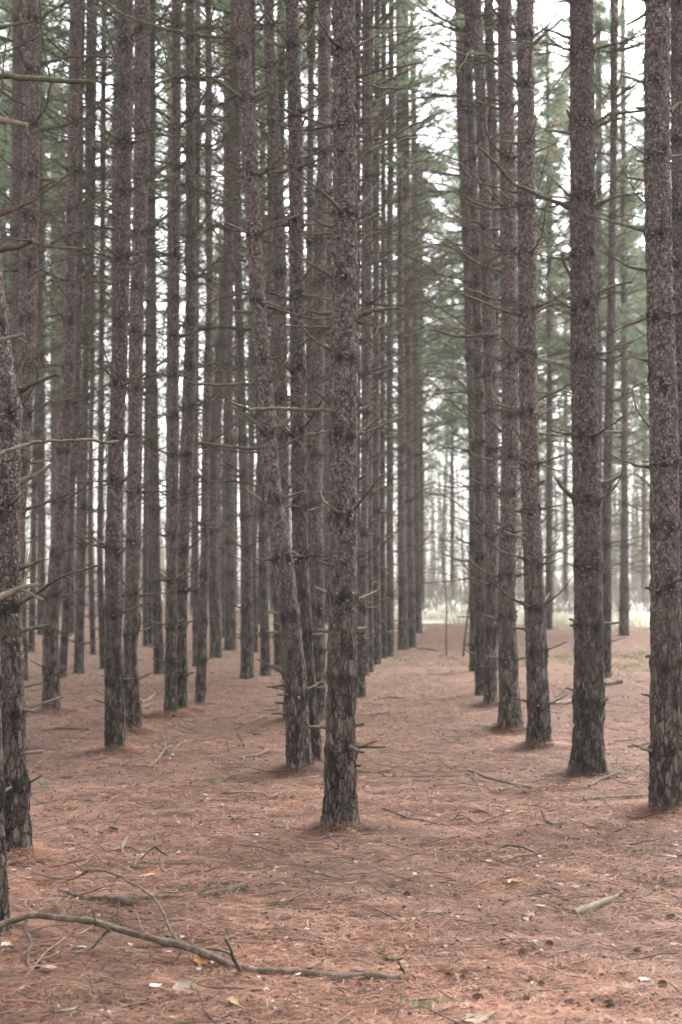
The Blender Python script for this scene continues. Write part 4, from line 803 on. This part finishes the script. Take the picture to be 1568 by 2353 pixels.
# ------------------------------------------------------------------ cones
m_cone, nt_, b_ = mat('pine_cone_scale')
nt_.links.new(ramp(nt_, noise(nt_, objpos(nt_), 60, 3), [(.3, (.08, .052, .038)), (.7, (.25, .17, .125))]), b_.inputs['Base Color'])
def cone_mesh():
    mb = MB(); L = .05
    tube(mb, [(-L * .5, 0, 0), (-L * .2, 0, 0), (L * .2, 0, 0), (L * .5, 0, 0)], [.007, .013, .011, .004], 10)
    for k in range(70):
        t = k / 69; a = k * 2.399; x = (t - .5) * L; r = .017 * math.sin(math.pi * min(1, t * .8 + .22)) + .003; ca, sa = math.cos(a), math.sin(a)
        n = np.array([0.35 , ca, sa]); c = np.array([x, ca * r * .55, sa * r * .55]); tip = c + np.array([.004, ca * r * .6, sa * r * .6]); s = np.array([0, -sa, ca]) * .0055
        up_ = np.array([.0025, 0, 0])
        mb.add([c - s * .5, c + s * .5, tip + s, tip + up_, tip - s], [[0, 1, 2, 3, 4]]); mb.add([c - s * .5 - up_, c + s * .5 - up_, tip + s - up_, tip - up_ * .2, tip - s - up_], [[4, 3, 2, 1, 0]])
    return mb.mesh('pine_cone', [m_cone], smooth=False)
CONE = cone_mesh()
cones = [((835, 720), 'pine cone right of the thick branch end, in a small hollow'), ((955, 685), 'dark pine cone lying right of the hollow, by pale leaf scraps'), ((500, 805), 'pine cone close to the thick end of the long branch'), ((625, 900), 'pine cone below the thick branch end, beside a dark chip'), ((850, 902), 'biggest looking pine cone in the lower right foreground'), ((1050, 905), 'pine cone right of the biggest one in the foreground'), ((1360, 675), 'pine cone alone near the right edge of the foreground'), ((920, 842), 'pine cone above the biggest foreground one'), ((1232, 920), 'pine cone half buried near the lower right corner'), ((1515, 522), 'pine cone at the right edge above the others'), ((1480, 852), 'pine cone at the right edge near the bottom'), ((568, 808), 'small pine cone paired with the one by the branch end'), ((530, 460), 'pine cone in the centre foreground left of the lichened log'), ((300, 466), 'pine cone in the centre foreground beside a leaf curl')]
for k, ((x, y), lab) in enumerate(cones):
    p = at_z(*Hh(x, y)); o = ob('pine_cone', CONE, None, (p.x, p.y, gz(p.x, p.y) + .017)); o.rotation_euler = (rnd.uniform(0, 6), rnd.uniform(-.4, .4), rnd.uniform(0, 6)); s = rnd.uniform(.6, .9); o.scale = (s, s, s); tag(o, lab, 'cone', 'pine cones on the needle floor')
# ------------------------------------------------------------------ single leaves and sprigs
def leafmat(n, c):
    m, nt, b = mat(n, .6); nt.links.new(ramp(nt, noise(nt, objpos(nt), 40, 3), [(.3, tuple(v * .7 for v in c)), (.7, c)]), b.inputs['Base Color']); return m
def leaf(P, size, c, lab, curl=.3, seed=0):
    r = random.Random(seed); p = at_z(*P); mb = MB(); nu, nv = 10, 7; V = []
    for i in range(nu):
        t = i / (nu - 1); wd = math.sin(math.pi * min(.97, t * .92 + .05)) ** .7 * .5 * (1 + .28 * math.sin(t * 19))
        for j in range(nv):
            s = j / (nv - 1) * 2 - 1; V.append(((t - .5) * size, s * wd * size, size * curl * (s * s * .5 + .35 * math.sin(t * 3 + seed)) * .7))
    f = [(i * nv + j, i * nv + j + 1, (i + 1) * nv + j + 1, (i + 1) * nv + j) for i in range(nu - 1) for j in range(nv - 1)]
    mb.add(V, f); tube(mb, [(size * .5, 0, size * .1), (size * .8, size * .1, size * .12)], [.0012, .0008], 4)
    o = ob('fallen_leaf', mb.mesh('fallen_leaf', [leafmat('leaf_%d' % seed, c)]), None, (p.x, p.y, gz(p.x, p.y) + .022)); o.rotation_euler = (r.uniform(-.3, .3), r.uniform(-.3, .3), r.uniform(0, 6)); tag(o, lab, 'leaf', 'single fallen leaves')
leaf(G(925, 772), .06, (.30, .15, .05), 'orange curled leaf under the long bent branch', .5, 1)
leaf(G(1080, 966), .06, (.17, .13, .05), 'yellow leaf near the bottom edge, left of centre', .4, 2)
leaf(G(685, 384), .05, (.40, .19, .07), 'flat orange leaf behind the dark thick stick', .15, 3)
leaf(G(850, 893), .09, (.14, .10, .072), 'large pale tan leaf below the long bent branch', .2, 4)
leaf(Hh(620, 1002), .09, (.20, .155, .11), 'large pale leaf at the bottom edge right of centre', .15, 5)
leaf(G(365, 742), .06, (.36, .31, .28), 'grey white leaf under the left side branches', .3, 6)
leaf(G(30, 735), .05, (.3, .26, .23), 'whitish leaf at the left edge of the foreground', .4, 7)
leaf(G(520, 176), .07, (.32, .26, .20), 'bleached leaf on open needles above the fallen sticks', .15, 8)
leaf(Hh(795, 388), .08, (.48, .24, .12), 'rust orange leaf in the right middle foreground', .5, 9)
leaf(Hh(920, 507), .045, (.30, .26, .22), 'white leaf scrap left of the green lichened log', .2, 10)
leaf(Hh(880, 690), .045, (.30, .26, .22), 'white leaf scrap beside the dark pine cone', .2, 11)
leaf(Hh(1395, 832), .045, (.30, .25, .20), 'pale leaf in the lower right of the foreground', .2, 12)
def sprig(P, lab, seed, size=.09):
    size *= .6
    p = at_z(*P); mb = MB(); n = 14; c0 = rng.normal(0, .03, (n, 3)); c0[:, 2] = 0; d = rng.normal(size=(n, 3)); d[:, 2] = np.abs(d[:, 2]) * .25 - .15; d /= np.linalg.norm(d, axis=1)[:, None]; d[:, 1] *= .5
    tube(mb, [(-.06, 0, .005), (.06, .01, .01)], [.003, .002], 5, .1, (0, 0, 0), 0)
    needle_tufts(mb, c0, d, size, 6, .2, .0012)
    tag(ob('pine_sprig', mb.mesh('pine_sprig', [m_dead, m_need], smooth=False), None, (p.x, p.y, gz(p.x, p.y) + .02)), lab, 'sprig', 'green sprigs on the ground')
sprig(E(220, 1087), 'green pine sprig on the needles near the left edge pine', 1)
sprig(E(1185, 703), 'small green sprig left of the big leaning pine', 2, .09)
sprig(E(970, 1092), 'green sprig on the open needles left of centre', 3, .08)
sprig(Hh(370, 915), 'green sprig right of the thick end of the long branch, near the bottom', 4, .09)

# ------------------------------------------------------------------ haze
def haze(density=.0008):
    x0, x1, y0, y1, z0, z1 = -110, 110, -30, 170, -1.2, 19
    v = [(x, y, z) for x in (x0, x1) for y in (y0, y1) for z in (z0, z1)]
    f = [(0, 1, 3, 2), (4, 6, 7, 5), (0, 4, 5, 1), (2, 3, 7, 6), (0, 2, 6, 4), (1, 5, 7, 3)]
    me = bpy.data.meshes.new('haze'); me.from_pydata(v, [], f); m = bpy.data.materials.new('haze'); m.use_nodes = True; nt = m.node_tree; nt.nodes.clear()
    o = nt.nodes.new('ShaderNodeOutputMaterial'); p = nt.nodes.new('ShaderNodeVolumePrincipled'); p.inputs['Density'].default_value = density; p.inputs['Color'].default_value = (.95, .96, .97, 1); p.inputs['Anisotropy'].default_value = .3
    nt.links.new(p.outputs[0], o.inputs['Volume']); me.materials.append(m); tag(ob('haze', me), 'thin pale haze between the trees', 'haze', kind='stuff')
haze()
